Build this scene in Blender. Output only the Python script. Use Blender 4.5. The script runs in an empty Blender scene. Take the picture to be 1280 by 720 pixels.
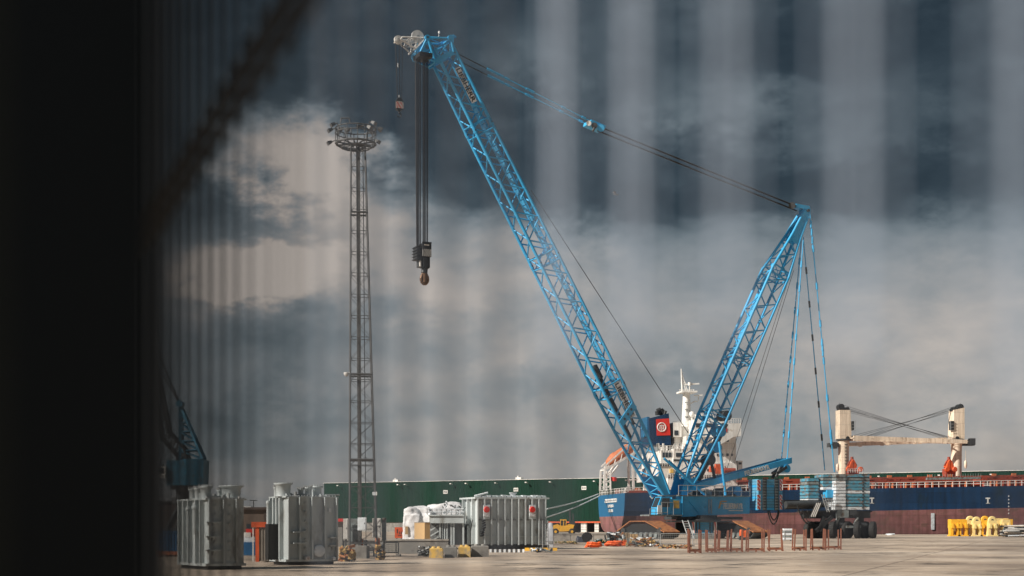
import bpy, math, random
from mathutils import Vector as V, noise as mnoise
random.seed(7)
sc = bpy.context.scene
R = math.radians
EYE, HZ, FP = 1.6, 659.0, 1800.0     # eye height, horizon row, focal length in photo pixels

# ---------------------------------------------------------------- camera
cd = bpy.data.cameras.new('camera'); cam = bpy.data.objects.new('camera', cd)
sc.collection.objects.link(cam); sc.camera = cam
cam.location = (0, 0, EYE); cam.rotation_euler = (R(90), 0, 0)
cd.sensor_width = 36; cd.lens = FP/1280*36; cd.shift_y = (HZ-360)/1280
cd.clip_start = .05; cd.clip_end = 8000
cd.dof.use_dof = True; cd.dof.focus_distance = 205; cd.dof.aperture_fstop = 2.3; cd.dof.aperture_blades = 0

# ---------------------------------------------------------------- sun and sky
SUN = V((-.72, -.38, .585)).normalized()
sl = bpy.data.lights.new('sun', 'SUN'); so = bpy.data.objects.new('sun', sl); sc.collection.objects.link(so)
sl.energy = 5.0; sl.angle = R(.53); sl.color = (1, .93, .84)
so.rotation_euler = SUN.to_track_quat('Z', 'Y').to_euler()
w = bpy.data.worlds.new('World'); sc.world = w; w.use_nodes = True
nt = w.node_tree; N = nt.nodes; L = nt.links; N.clear()
def val(x):
    n = N.new('ShaderNodeValue'); n.outputs[0].default_value = x; return n.outputs[0]
def M(op, a, b=None, c=None, clamp=False):
    n = N.new('ShaderNodeMath'); n.operation = op; n.use_clamp = clamp
    for i, v in enumerate((a, b, c)):
        if v is None: continue
        if isinstance(v, (int, float)): n.inputs[i].default_value = v
        else: L.new(v, n.inputs[i])
    return n.outputs[0]
tc = N.new('ShaderNodeTexCoord'); sep = N.new('ShaderNodeSeparateXYZ'); L.new(tc.outputs['Generated'], sep.inputs[0])
az = M('MULTIPLY', M('ARCTAN2', sep.outputs[0], sep.outputs[1]), 57.2958)
el = M('MULTIPLY', M('ARCSINE', sep.outputs[2]), 57.2958)
def comb(x, y, z=0):
    n = N.new('ShaderNodeCombineXYZ')
    for i, v in enumerate((x, y, z)):
        if isinstance(v, (int, float)): n.inputs[i].default_value = v
        else: L.new(v, n.inputs[i])
    return n.outputs[0]
def nz(sx, sy, detail=6, rough=.6, off=0., dist=0.):
    n = N.new('ShaderNodeTexNoise'); n.inputs['Scale'].default_value = 1
    n.inputs['Detail'].default_value = detail; n.inputs['Roughness'].default_value = rough
    n.inputs['Distortion'].default_value = dist
    L.new(comb(M('MULTIPLY', az, sx), M('MULTIPLY', el, sy), off), n.inputs['Vector'])
    return M('SUBTRACT', n.outputs[0], .5)
n1 = nz(.16, .32, 8, .62, 3.1, .1); n2 = nz(.48, .80, 12, .62, 9.7, .1); n5 = nz(.26, .44, 10, .58, 21.3, .3); n3 = nz(.12, .6, 5, .55, 5.5)
azw = M('ADD', M('ADD', az, M('MULTIPLY', n1, 9)), M('MULTIPLY', n2, 2.2))
elw = M('ADD', M('ADD', el, M('MULTIPLY', n1, 4.5)), M('MULTIPLY', n2, 2.6))
base = N.new('ShaderNodeValToRGB'); cr = base.color_ramp
L.new(M('DIVIDE', elw, 60), base.inputs[0])
SKY_BASE = [(0, .72), (2/60, .72), (5/60, .74), (7.5/60, .74), (9.2/60, .68), (10.8/60, .50), (12.4/60, .29), (14.5/60, .21), (17/60, .23), (21/60, .25), (30/60, .42), (1, .5)]
for i, (p, v) in enumerate(SKY_BASE):
    e = cr.elements[i] if i < 2 else cr.elements.new(p)
    e.position = p; e.color = (v, v, v, 1)
v = M('ADD', M('ADD', base.outputs[0], M('MULTIPLY', n5, .30)), M('MULTIPLY', n2, .30))
v = M('ADD', v, M('MULTIPLY', n3, .12))
# cloud banks: azimuth, elevation, half width, half height (degrees), strength
BANKS = [(-8.8, 14.1, 3.8, 2.1, .74), (-7.0, 12.4, 3.0, 2.2, .30), (-10.4, 9.9, 2.9, .95, .66), (-5.5, 15.8, 3, 1.2, -.12), (-11.5, 7.3, 6.0, 1.3, -.20),
         (-12, 4.2, 6, 2.2, -.22), (-9, 18.5, 9, 2.0, -.04), (-2.5, 10.6, 5.0, 2.0, .24), (8.5, 16.2, 4.0, 1.2, .17), (1.5, 17.8, 3, 1.6, .12),
         (14.5, 14.9, 3.5, .8, .10), (12.5, 12.8, 6, 1.2, -.14), (13, 18.3, 4.0, 1.4, -.14), (5.0, 12.8, 4.5, .9, -.08), (4, 5.6, 6, .7, -.10), (17, 5, 5, 4, .07)]
for a0, e0, ra, re, k in BANKS:
    da = M('DIVIDE', M('SUBTRACT', azw, a0), ra); de = M('DIVIDE', M('SUBTRACT', elw, e0), re)
    q = M('ADD', M('MULTIPLY', da, da), M('MULTIPLY', de, de)); q = M('POWER', q, 1.5)
    g = M('EXPONENT', M('MULTIPLY', q, -1)); v = M('ADD', v, M('MULTIPLY', g, k))
ramp = N.new('ShaderNodeValToRGB'); L.new(v, ramp.inputs[0]); cr = ramp.color_ramp
SKY_COL = [(0, (.008, .015, .020)), (.2, (.022, .036, .046)), (.35, (.060, .082, .096)), (.5, (.145, .180, .200)), (.68, (.272, .292, .304)), (.85, (.46, .415, .38)), (1, (.62, .55, .49))]
for i, (p, c) in enumerate(SKY_COL):
    e = cr.elements[i] if i < 2 else cr.elements.new(p)
    e.position = p; e.color = (*c, 1)
cr.interpolation = 'B_SPLINE'
sky = N.new('ShaderNodeTexSky'); sky.sky_type = 'NISHITA'; sky.sun_disc = False
sky.sun_elevation = math.asin(SUN.z); sky.sun_rotation = math.atan2(SUN.x, SUN.y)
vm = N.new('ShaderNodeVectorMath'); vm.operation = 'SCALE'; L.new(ramp.outputs[0], vm.inputs[0]); vm.inputs['Scale'].default_value = 8
mx = N.new('ShaderNodeMix'); mx.data_type = 'RGBA'; mx.inputs[0].default_value = .96
L.new(sky.outputs[0], mx.inputs[6]); L.new(vm.outputs[0], mx.inputs[7])
bg = N.new('ShaderNodeBackground'); bg.inputs[1].default_value = .1; L.new(mx.outputs[2], bg.inputs[0])
wo = N.new('ShaderNodeOutputWorld'); L.new(bg.outputs[0], wo.inputs[0])
vs = sc.view_settings; vs.view_transform = 'Standard'; vs.look = 'None'; vs.exposure = .35; vs.gamma = 1
sc.render.engine = 'CYCLES'

# ---------------------------------------------------------------- materials
MATS = {}
def mat(name, col, rough=.55, metal=0., var=.12, scale=1.5, stain=None, amount=.0, sscale=.8, streak=1., bump=.0, bscale=20, spec=.5):
    m = bpy.data.materials.new(name); m.use_nodes = True; t = m.node_tree; n = t.nodes; l = t.links
    b = n['Principled BSDF']; b.inputs['Metallic'].default_value = metal; b.inputs['Specular IOR Level'].default_value = spec
    co = n.new('ShaderNodeTexCoord')
    mp = n.new('ShaderNodeMapping'); mp.inputs['Scale'].default_value = (1, 1, 1/streak); l.new(co.outputs['Object'], mp.inputs[0])
    no = n.new('ShaderNodeTexNoise'); no.inputs['Scale'].default_value = scale; no.inputs['Detail'].default_value = 8; no.inputs['Roughness'].default_value = .65
    l.new(mp.outputs[0], no.inputs['Vector'])
    r = n.new('ShaderNodeValToRGB'); l.new(no.outputs[0], r.inputs[0])
    r.color_ramp.elements[0].position = .3; r.color_ramp.elements[1].position = .7
    r.color_ramp.elements[0].color = (*[c*(1-var) for c in col], 1); r.color_ramp.elements[1].color = (*[min(1, c*(1+var)) for c in col], 1)
    out = r.outputs[0]
    if stain:
        n2_ = n.new('ShaderNodeTexNoise'); n2_.inputs['Scale'].default_value = sscale; n2_.inputs['Detail'].default_value = 10; n2_.inputs['Roughness'].default_value = .7
        l.new(mp.outputs[0], n2_.inputs['Vector'])
        r2 = n.new('ShaderNodeValToRGB'); l.new(n2_.outputs[0], r2.inputs[0])
        r2.color_ramp.elements[0].position = .62-amount*.4; r2.color_ramp.elements[1].position = .72-amount*.3
        mi = n.new('ShaderNodeMix'); mi.data_type = 'RGBA'; l.new(r2.outputs[0], mi.inputs[0]); l.new(out, mi.inputs[6]); mi.inputs[7].default_value = (*stain, 1)
        out = mi.outputs[2]
    l.new(out, b.inputs['Base Color'])
    rr = n.new('ShaderNodeMapRange'); l.new(no.outputs[0], rr.inputs[0]); rr.inputs[3].default_value = max(0.05, rough-.1); rr.inputs[4].default_value = min(1, rough+.12)
    l.new(rr.outputs[0], b.inputs['Roughness'])
    if bump:
        bn = n.new('ShaderNodeTexNoise'); bn.inputs['Scale'].default_value = bscale; bn.inputs['Detail'].default_value = 6; l.new(co.outputs['Object'], bn.inputs['Vector'])
        bp = n.new('ShaderNodeBump'); bp.inputs['Strength'].default_value = bump; bp.inputs['Distance'].default_value = .05; l.new(bn.outputs[0], bp.inputs['Height']); l.new(bp.outputs[0], b.inputs['Normal'])
    MATS[name] = m; return m
RUST = (.16, .06, .025)
blue = mat('crane_blue', (.040, .37, .68), .42, var=.16, scale=.7, stain=(.035, .22, .38), amount=.12, sscale=1.3)
bluelt = mat('slab_blue', (.10, .33, .50), .55, var=.2, stain=RUST, amount=.05, sscale=1.2, streak=.3)
blueold = mat('weathered_blue', (.08, .29, .40), .6, var=.3, stain=(.22, .13, .08), amount=.34, sscale=1.1, streak=.4)
whiteold = mat('weathered_white', (.68, .72, .75), .6, var=.2, stain=(.25, .14, .08), amount=.22, sscale=1.3, streak=.4)
greyold = mat('weathered_grey', (.20, .23, .23), .6, var=.3, stain=(.10, .07, .05), amount=.3, sscale=1.3)
navy = mat('navy_hull', (.004, .036, .10), .42, var=.22, scale=.25, streak=2.5, stain=(.008, .030, .058), amount=.2, sscale=.35)
boot = mat('red_boot', (.27, .115, .11), .65, var=.25, scale=.35, streak=.6, stain=(.20, .105, .085), amount=.3, sscale=.4)
white = mat('white_paint', (.78, .77, .74), .5, var=.06, stain=(.45, .38, .30), amount=.06)
cream = mat('cream_paint', (.82, .69, .54), .5, var=.08, stain=(.45, .33, .22), amount=.12, streak=3)
orange = mat('orange_paint', (.60, .09, .022), .55, var=.3, stain=(.25, .06, .03), amount=.2)
orangedull = mat('orange_dull', (.55, .17, .07), .6, var=.2)
redox = mat('red_oxide', (.30, .055, .03), .65, var=.3, stain=(.12, .04, .03), amount=.3, sscale=.4)
red = mat('red_paint', (.62, .03, .02), .5)
green = mat('green_cladding', (.002, .030, .017), .65, spec=.15, var=.10, scale=.12, streak=4, stain=(.004, .026, .017), amount=.2, sscale=.1)
conc = mat('concrete', (.36, .33, .29), .85, var=.18, stain=(.18, .16, .14), amount=.25, bump=.3)
concg = mat('concrete_grey', (.24, .23, .21), .85, var=.18, stain=(.13, .12, .11), amount=.25, bump=.3)
yel = mat('yellow_paint', (.80, .42, .03), .5, var=.12, stain=(.35, .20, .06), amount=.08)
yelblock = mat('yellow_block', (.62, .40, .10), .8, var=.2, stain=(.34, .28, .19), amount=.38, sscale=2)
pyel = mat('pale_yellow', (.80, .62, .26), .55, var=.1)
black = mat('black_steel', (.018, .019, .020), .5, var=.3)
rope = mat('steel_rope', (.028, .022, .019), .55, var=.3, metal=.3)
dark = mat('dark_steel', (.045, .048, .05), .5, var=.3)
galv = mat('galvanised', (.36, .37, .37), .4, var=.2, metal=.35)
grey = mat('transformer_grey', (.50, .545, .55), .45, var=.10, stain=(.24, .23, .20), amount=.2, sscale=1.0, streak=3)
greyd = mat('transformer_shade', (.15, .155, .155), .5, var=.15)
rust = mat('rusty_steel', (.36, .145, .055), .8, var=.3, stain=(.20, .07, .03), amount=.35, sscale=2.0, bump=.2)
rustred = mat('red_rusty_bars', (.22, .085, .052), .75, var=.3, stain=(.20, .07, .04), amount=.3, sscale=4)
osb = mat('chipboard', (.50, .33, .16), .85, var=.25, scale=22)
tarp = mat('white_tarpaulin', (.80, .79, .80), .55, var=.08, bump=.8, bscale=2.2)
dtarp = mat('dark_tarpaulin', (.04, .045, .06), .6, var=.3)
brown = mat('brown_cladding', (.12, .085, .065), .7, var=.15)
brownd = mat('brown_brick', (.07, .05, .042), .8, var=.2)
glass = mat('dark_glass', (.03, .04, .05), .1, var=.1, spec=.8)
contb = mat('container_blue', (.015, .11, .26), .5, var=.15)
dullblue = mat('harbour_crane_blue', (.012, .115, .19), .5, var=.2, stain=(.03, .06, .08), amount=.2)
wood = mat('pallet_wood', (.30, .22, .14), .85, var=.3, scale=5)
tyre = mat('tyre_rubber', (.022, .021, .020), .8, var=.3)
fencem = mat('fence_galvanised', (.42, .48, .58), .5, var=.1, metal=.0, scale=9)
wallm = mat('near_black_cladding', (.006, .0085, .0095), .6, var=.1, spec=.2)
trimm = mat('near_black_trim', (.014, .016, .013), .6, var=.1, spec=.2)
bronze = mat('hook_bronze', (.16, .09, .05), .4, metal=.4, var=.3)
ink = mat('black_ink', (.02, .02, .02), .6)
gold = mat('gold_ink', (.55, .30, .05), .5)
skin = mat('feathers', (.10, .09, .085), .7)

def corrugate(m, per=1.1, axis=(1, 0), strength=.5, dark=.86):
    t = m.node_tree; n = t.nodes; l = t.links; b = n['Principled BSDF']
    co = n.new('ShaderNodeTexCoord'); s = n.new('ShaderNodeSeparateXYZ'); l.new(co.outputs['Object'], s.inputs[0])
    a = n.new('ShaderNodeMath'); a.operation = 'MULTIPLY'; a.inputs[1].default_value = 6.283/per; l.new(s.outputs[0], a.inputs[0])
    c = n.new('ShaderNodeMath'); c.operation = 'SINE'; l.new(a.outputs[0], c.inputs[0])
    bp = n.new('ShaderNodeBump'); bp.inputs['Strength'].default_value = strength; bp.inputs['Distance'].default_value = .12; l.new(c.outputs[0], bp.inputs['Height'])
    l.new(bp.outputs[0], b.inputs['Normal'])
corrugate(green, 1.0, strength=.22)

def plates(m, bw, bh, c1=.82, c2=1.12, mort=.6, ms=.06):
    t = m.node_tree; n = t.nodes; l = t.links; b = n['Principled BSDF']; src = b.inputs['Base Color'].links[0].from_socket
    co = n.new('ShaderNodeTexCoord'); s = n.new('ShaderNodeSeparateXYZ'); l.new(co.outputs['Object'], s.inputs[0]); cb = n.new('ShaderNodeCombineXYZ'); l.new(s.outputs[0], cb.inputs[0]); l.new(s.outputs[2], cb.inputs[1])
    br = n.new('ShaderNodeTexBrick'); br.inputs['Scale'].default_value = 1; br.inputs['Brick Width'].default_value = bw; br.inputs['Row Height'].default_value = bh; br.inputs['Mortar Size'].default_value = ms
    br.inputs['Color1'].default_value = (c1, c1, c1, 1); br.inputs['Color2'].default_value = (c2, c2, c2, 1); br.inputs['Mortar'].default_value = (mort, mort, mort, 1); l.new(cb.outputs[0], br.inputs['Vector'])
    mu = n.new('ShaderNodeMix'); mu.data_type = 'RGBA'; mu.blend_type = 'MULTIPLY'; mu.inputs[0].default_value = 1; l.new(src, mu.inputs[6]); l.new(br.outputs[0], mu.inputs[7])
    # vertical runs of dirt
    mp = n.new('ShaderNodeMapping'); mp.inputs['Scale'].default_value = (1.6, 1, .10); l.new(co.outputs['Object'], mp.inputs[0]); no = n.new('ShaderNodeTexNoise'); no.inputs['Scale'].default_value = .8; no.inputs['Detail'].default_value = 10; no.inputs['Roughness'].default_value = .7; l.new(mp.outputs[0], no.inputs['Vector'])
    r = n.new('ShaderNodeValToRGB'); l.new(no.outputs[0], r.inputs[0]); r.color_ramp.elements[0].position = .42; r.color_ramp.elements[1].position = .68; r.color_ramp.elements[0].color = (1.08, 1.08, 1.08, 1); r.color_ramp.elements[1].color = (.66, .62, .58, 1)
    m2 = n.new('ShaderNodeMix'); m2.data_type = 'RGBA'; m2.blend_type = 'MULTIPLY'; m2.inputs[0].default_value = 1; l.new(mu.outputs[2], m2.inputs[6]); l.new(r.outputs[0], m2.inputs[7]); l.new(m2.outputs[2], b.inputs['Base Color'])
plates(navy, 9, 2.4); plates(boot, 9, 2.2, .86, 1.1, .7); plates(green, 6, 7, .9, 1.08, .8, .04); plates(cream, 3.2, 2.6, .95, 1.03, .75, .04); plates(white, 4, 2.6, .96, 1.02, .85, .03)

# ground: concrete slabs, joints, stains, damp patches
def ground_mat():
    m = bpy.data.materials.new('yard_concrete'); m.use_nodes = True; t = m.node_tree; n = t.nodes; l = t.links; b = n['Principled BSDF']
    co = n.new('ShaderNodeTexCoord')
    def nse(scale, det=8, ro=.6, sx=1, sy=1):
        mp = n.new('ShaderNodeMapping'); mp.inputs['Scale'].default_value = (sx, sy, 1); mp.inputs['Rotation'].default_value = (0, 0, .12); l.new(co.outputs['Object'], mp.inputs[0])
        k = n.new('ShaderNodeTexNoise'); k.inputs['Scale'].default_value = scale; k.inputs['Detail'].default_value = det; k.inputs['Roughness'].default_value = ro
        l.new(mp.outputs[0], k.inputs['Vector']); return k.outputs[0]
    def ramp_(x, stops):
        r = n.new('ShaderNodeValToRGB'); l.new(x, r.inputs[0])
        for i, (p, c) in enumerate(stops):
            e = r.color_ramp.elements[i] if i < 2 else r.color_ramp.elements.new(p)
            e.position = p; e.color = (*c, 1)
        return r.outputs[0]
    def mixc(f, a, c, mode='MIX'):
        x = n.new('ShaderNodeMix'); x.data_type = 'RGBA'; x.blend_type = mode
        if isinstance(f, float): x.inputs[0].default_value = f
        else: l.new(f, x.inputs[0])
        l.new(a, x.inputs[6])
        if isinstance(c, tuple): x.inputs[7].default_value = (*c, 1)
        else: l.new(c, x.inputs[7])
        return x.outputs[2]
    c = ramp_(nse(.06), [(.35, (.28, .215, .165)), (.5, (.46, .37, .29)), (.65, (.63, .53, .43))])
    c = mixc(.55, c, ramp_(nse(1.2, 10, .7), [(.25, (.45, .45, .45)), (.75, (1.3, 1.3, 1.3))]), 'MULTIPLY')
    br = n.new('ShaderNodeTexBrick'); br.offset = 0; br.inputs['Scale'].default_value = 1; br.inputs['Brick Width'].default_value = 6; br.inputs['Row Height'].default_value = 6
    br.inputs['Mortar Size'].default_value = .05; br.inputs['Mortar Smooth'].default_value = .3; br.inputs['Color1'].default_value = (.86, .86, .86, 1); br.inputs['Color2'].default_value = (1.1, 1.08, 1.04, 1); br.inputs['Mortar'].default_value = (.28, .26, .24, 1)
    mp = n.new('ShaderNodeMapping'); mp.inputs['Rotation'].default_value = (0, 0, .35); l.new(co.outputs['Object'], mp.inputs[0]); l.new(mp.outputs[0], br.inputs['Vector'])
    c = mixc(.85, c, br.outputs[0], 'MULTIPLY')
    st = ramp_(nse(.22, 10, .72, 1, 1.0), [(.54, (0, 0, 0)), (.62, (1, 1, 1))])
    c = mixc(st, c, (.085, .065, .050))
    st2 = ramp_(nse(.5, 10, .75), [(.60, (0, 0, 0)), (.65, (1, 1, 1))])
    c = mixc(st2, c, (.52, .48, .43))
    tr = ramp_(nse(1, 6, .6, .035, 1.5), [(.60, (0, 0, 0)), (.66, (1, 1, 1))]); c = mixc(tr, c, (.13, .105, .085))
    tr = ramp_(nse(1.3, 6, .6, .05, 1.1), [(.64, (0, 0, 0)), (.67, (1, 1, 1))]); c = mixc(tr, c, (.55, .50, .44))
    l.new(c, b.inputs['Base Color'])
    rg = n.new('ShaderNodeMapRange'); l.new(nse(.22, 10, .72), rg.inputs[0]); rg.inputs[1].default_value = .55; rg.inputs[2].default_value = .68; rg.inputs[3].default_value = .85; rg.inputs[4].default_value = .5
    l.new(rg.outputs[0], b.inputs['Roughness'])
    bp = n.new('ShaderNodeBump'); bp.inputs['Strength'].default_value = .4; bp.inputs['Distance'].default_value = .03; l.new(nse(3, 10, .7), bp.inputs['Height']); l.new(bp.outputs[0], b.inputs['Normal'])
    return m

# ---------------------------------------------------------------- mesh helpers
class MB:
    def __init__(s): s.v = []; s.f = []; s.m = []; s.s = []; s.mats = []
    def mi(s, m):
        if m is None: return 0
        if m not in s.mats: s.mats.append(m)
        return s.mats.index(m)
    def add(s, vs_, fs, m=None, smooth=False):
        o = len(s.v); s.v += [tuple(p) for p in vs_]; k = s.mi(m)
        for f in fs: s.f.append(tuple(i+o for i in f)); s.m.append(k); s.s.append(smooth)
    def hexa(s, p, m=None):   # 8 corners: bottom four, top four
        s.add(p, [(3, 2, 1, 0), (4, 5, 6, 7), (0, 1, 5, 4), (1, 2, 6, 5), (2, 3, 7, 6), (3, 0, 4, 7)], m)
    def box(s, x0, x1, y0, y1, z0, z1, m=None):
        s.hexa([(x0, y0, z0), (x1, y0, z0), (x1, y1, z0), (x0, y1, z0), (x0, y0, z1), (x1, y0, z1), (x1, y1, z1), (x0, y1, z1)], m)
    def fbox(s, fr, a0, a1, b0, b1, z0, z1, m=None):
        Q = fr.Q
        s.hexa([Q(a0, b0, z0), Q(a1, b0, z0), Q(a1, b1, z0), Q(a0, b1, z0), Q(a0, b0, z1), Q(a1, b0, z1), Q(a1, b1, z1), Q(a0, b1, z1)], m)
    def tube(s, p, q, r, n=6, m=None, r2=None, caps=True):
        p = V(p); q = V(q); d = q-p
        if d.length < 1e-6: return
        d.normalize(); u = d.orthogonal().normalized(); w_ = d.cross(u); r2 = r if r2 is None else r2
        vs_ = []
        for c, rr in ((p, r), (q, r2)):
            for i in range(n):
                t = 2*math.pi*i/n; vs_.append(c+u*math.cos(t)*rr+w_*math.sin(t)*rr)
        o = [(i, (i+1) % n, n+(i+1) % n, n+i) for i in range(n)]
        s.add(vs_, o, m, n > 4)
        if caps: s.add(vs_, [tuple(range(n))[::-1], tuple(range(n, 2*n))], m)
    def beam(s, p, q, w_, h, m=None, up=V((0, 0, 1))):
        p = V(p); q = V(q); d = (q-p).normalized(); a = d.cross(up)
        if a.length < 1e-4: a = V((1, 0, 0))
        a.normalize(); b = a.cross(d).normalized(); a = a*w_/2; b = b*h/2
        s.hexa([p-a-b, p+a-b, q+a-b, q-a-b, p-a+b, p+a+b, q+a+b, q-a+b], m)
    def path(s, pts, r, n=6, m=None):
        for i in range(len(pts)-1): s.tube(pts[i], pts[i+1], r, n, m)
    def prism(s, poly, ext, m=None):   # poly: 3d points in one plane, ext: vector
        e = V(ext); n = len(poly); a = [V(p) for p in poly]; b = [p+e for p in a]
        s.add(a+b, [tuple(range(n))[::-1], tuple(range(n, 2*n))]+[(i, (i+1) % n, n+(i+1) % n, n+i) for i in range(n)], m)
    def lathe(s, c, prof, n=16, m=None, axis=V((0, 0, 1)), smooth=True):
        ax = V(axis).normalized(); u = ax.orthogonal().normalized(); w_ = ax.cross(u); c = V(c); vs_ = []
        for r, h in prof:
            for i in range(n):
                t = 2*math.pi*i/n; vs_.append(c+ax*h+u*math.cos(t)*r+w_*math.sin(t)*r)
        fs = []
        for k in range(len(prof)-1):
            for i in range(n): fs.append((k*n+i, k*n+(i+1) % n, (k+1)*n+(i+1) % n, (k+1)*n+i))
        s.add(vs_, fs, m, smooth)
        s.add(vs_[:n]+vs_[-n:], [tuple(range(n))[::-1], tuple(range(n, 2*n))], m)
    def torus(s, c, R_, r, axis=(0, 0, 1), n=20, k=8, m=None, a0=0, a1=2*math.pi):
        ax = V(axis).normalized(); u = ax.orthogonal().normalized(); w_ = ax.cross(u); c = V(c); vs_ = []
        full = abs(a1-a0-2*math.pi) < 1e-6; nn = n if full else n+1
        for i in range(nn):
            t = a0+(a1-a0)*i/n; d = u*math.cos(t)+w_*math.sin(t)
            for j in range(k):
                q = 2*math.pi*j/k; vs_.append(c+d*(R_+r*math.cos(q))+ax*r*math.sin(q))
        fs = []
        for i in range(n):
            i2 = (i+1) % nn
            for j in range(k): fs.append((i*k+j, i2*k+j, i2*k+(j+1) % k, i*k+(j+1) % k))
        s.add(vs_, fs, m, True)
    def build(s, name, m, parent=None, label=None):
        base = V(parent.matrix_world.translation) if False else (V(parent['_o']) if parent else V((0, 0, 0)))
        k = s.mi(m) if m not in s.mats else s.mats.index(m)
        me = bpy.data.meshes.new(name); me.from_pydata([tuple(V(p)-base) for p in s.v], [], s.f)
        for x in s.mats: me.materials.append(x)
        me.polygons.foreach_set('material_index', s.m); me.polygons.foreach_set('use_smooth', s.s); me.update()
        o = bpy.data.objects.new(name, me); sc.collection.objects.link(o)
        if parent: o.parent = parent
        o['_o'] = tuple(base)
        if label: o['label'] = label
        return o
def mb(m): b = MB(); b.mats.append(m); return b
def tag(o, label=None, cat=None, group=None, kind=None):
    if label: o['label'] = label
    if cat: o['category'] = cat
    if group: o['group'] = group
    if kind: o['kind'] = kind
    return o
def thing(name, loc, label, cat, group=None):
    o = bpy.data.objects.new(name, None); sc.collection.objects.link(o); o.location = loc; o['_o'] = tuple(loc); o.empty_display_size = .5
    return tag(o, label, cat, group)
def solo(b, name, loc, label, cat, group=None, m=None):      # a thing that is one mesh: origin at its base
    f = bpy.data.objects.new('tmp', None); f['_o'] = tuple(loc)
    o = b.build(name, m or b.mats[0], f); o.parent = None; bpy.data.objects.remove(f); o.location = loc
    return tag(o, label, cat, group)
def copy_tree(o, delta, label):
    c = o.copy(); sc.collection.objects.link(c); c.location = V(o.location)+V(delta); c['label'] = label
    for ch in o.children:
        k = ch.copy(); sc.collection.objects.link(k); k.parent = c
        for g in ch.children: q = g.copy(); sc.collection.objects.link(q); q.parent = k
    return c
def P(px, py, D): return V(((px-640)/FP*D, D, EYE+(HZ-py)/FP*D))
def gd(py): return EYE*FP/(py-HZ)          # distance of a ground point seen at row py
class Fr:
    def __init__(s, px, D, deg, x=None):
        s.ox = (px-640)/FP*D if x is None else x; s.oy = D; s.c = math.cos(R(deg)); s.s = math.sin(R(deg))
        s.u = V((s.c, s.s, 0)); s.w = V((-s.s, s.c, 0))
    def Q(s, a, b, z): return V((s.ox+a*s.c-b*s.s, s.oy+a*s.s+b*s.c, z))
    def a(s, px, b=0):
        k = (px-640)/FP; return (k*(s.oy+b*s.c)-(s.ox-b*s.s))/(s.c-k*s.s)
    def b(s, px, a=0):
        k = (px-640)/FP; return (s.ox+a*s.c-k*(s.oy+a*s.s))/(s.s+k*s.c)
    def z(s, py, a, b=0): return EYE+(HZ-py)/FP*(s.oy+a*s.s+b*s.c)
    def P(s, px, py, b=0): a = s.a(px, b); return s.Q(a, b, s.z(py, a, b))
def text(st, size, m, parent, name, org, xd, up, depth=.03, bold=0, sx=1.0, align='LEFT', fit=None):
    cu = bpy.data.curves.new(name, 'FONT'); cu.body = st; cu.size = size; cu.extrude = depth; cu.offset = bold; cu.align_x = align; cu.resolution_u = 2
    t = bpy.data.objects.new('t', cu); dg = bpy.context.evaluated_depsgraph_get()
    sc.collection.objects.link(t); dg.update(); me = bpy.data.meshes.new_from_object(t.evaluated_get(dg)); bpy.data.objects.remove(t); bpy.data.curves.remove(cu)
    xd = V(xd).normalized(); up = V(up).normalized(); nn = xd.cross(up); base = V(parent['_o'])
    if fit: xs_ = [v_.co.x for v_ in me.vertices]; sx = fit/(max(xs_)-min(xs_))
    for v_ in me.vertices: v_.co = V(org)+xd*v_.co.x*sx+up*v_.co.y+nn*v_.co.z-base
    me.materials.clear(); me.materials.append(m); me.name = name
    o = bpy.data.objects.new(name, me); sc.collection.objects.link(o); o.parent = parent; o['_o'] = tuple(base); return o

# ---------------------------------------------------------------- ground and water
def ground():
    b = mb(ground_mat()); g = b.mats[0]
    xs = [-3000, 8, 420, 3000]; ys = [-60, 319, 386, 4000]
    for i in range(3):
        for j in range(3):
            if i == 1 and j == 1: continue
            b.add([(xs[i], ys[j], 0), (xs[i+1], ys[j], 0), (xs[i+1], ys[j+1], 0), (xs[i], ys[j+1], 0)], [(0, 1, 2, 3)], g)
    for p, q in (((8, 319), (420, 319)), ((420, 319), (420, 386)), ((420, 386), (8, 386)), ((8, 386), (8, 319))):
        b.add([(*p, 0), (*q, 0), (*q, -6), (*p, -6)], [(3, 2, 1, 0)], concg)
    tag(b.build('ground', g), 'brown-grey concrete quay yard with slab joints, stains and damp streaks', kind='structure')
    wm = mat('harbour_water', (.015, .035, .035), .12, bump=.5, bscale=1.5)
    b = mb(wm); b.add([(8, 319, -2.4), (420, 319, -2.4), (420, 386, -2.4), (8, 386, -2.4)], [(0, 1, 2, 3)], wm)
    tag(b.build('water', wm), 'dark harbour water in the dock basin', kind='structure')
ground()
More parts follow.
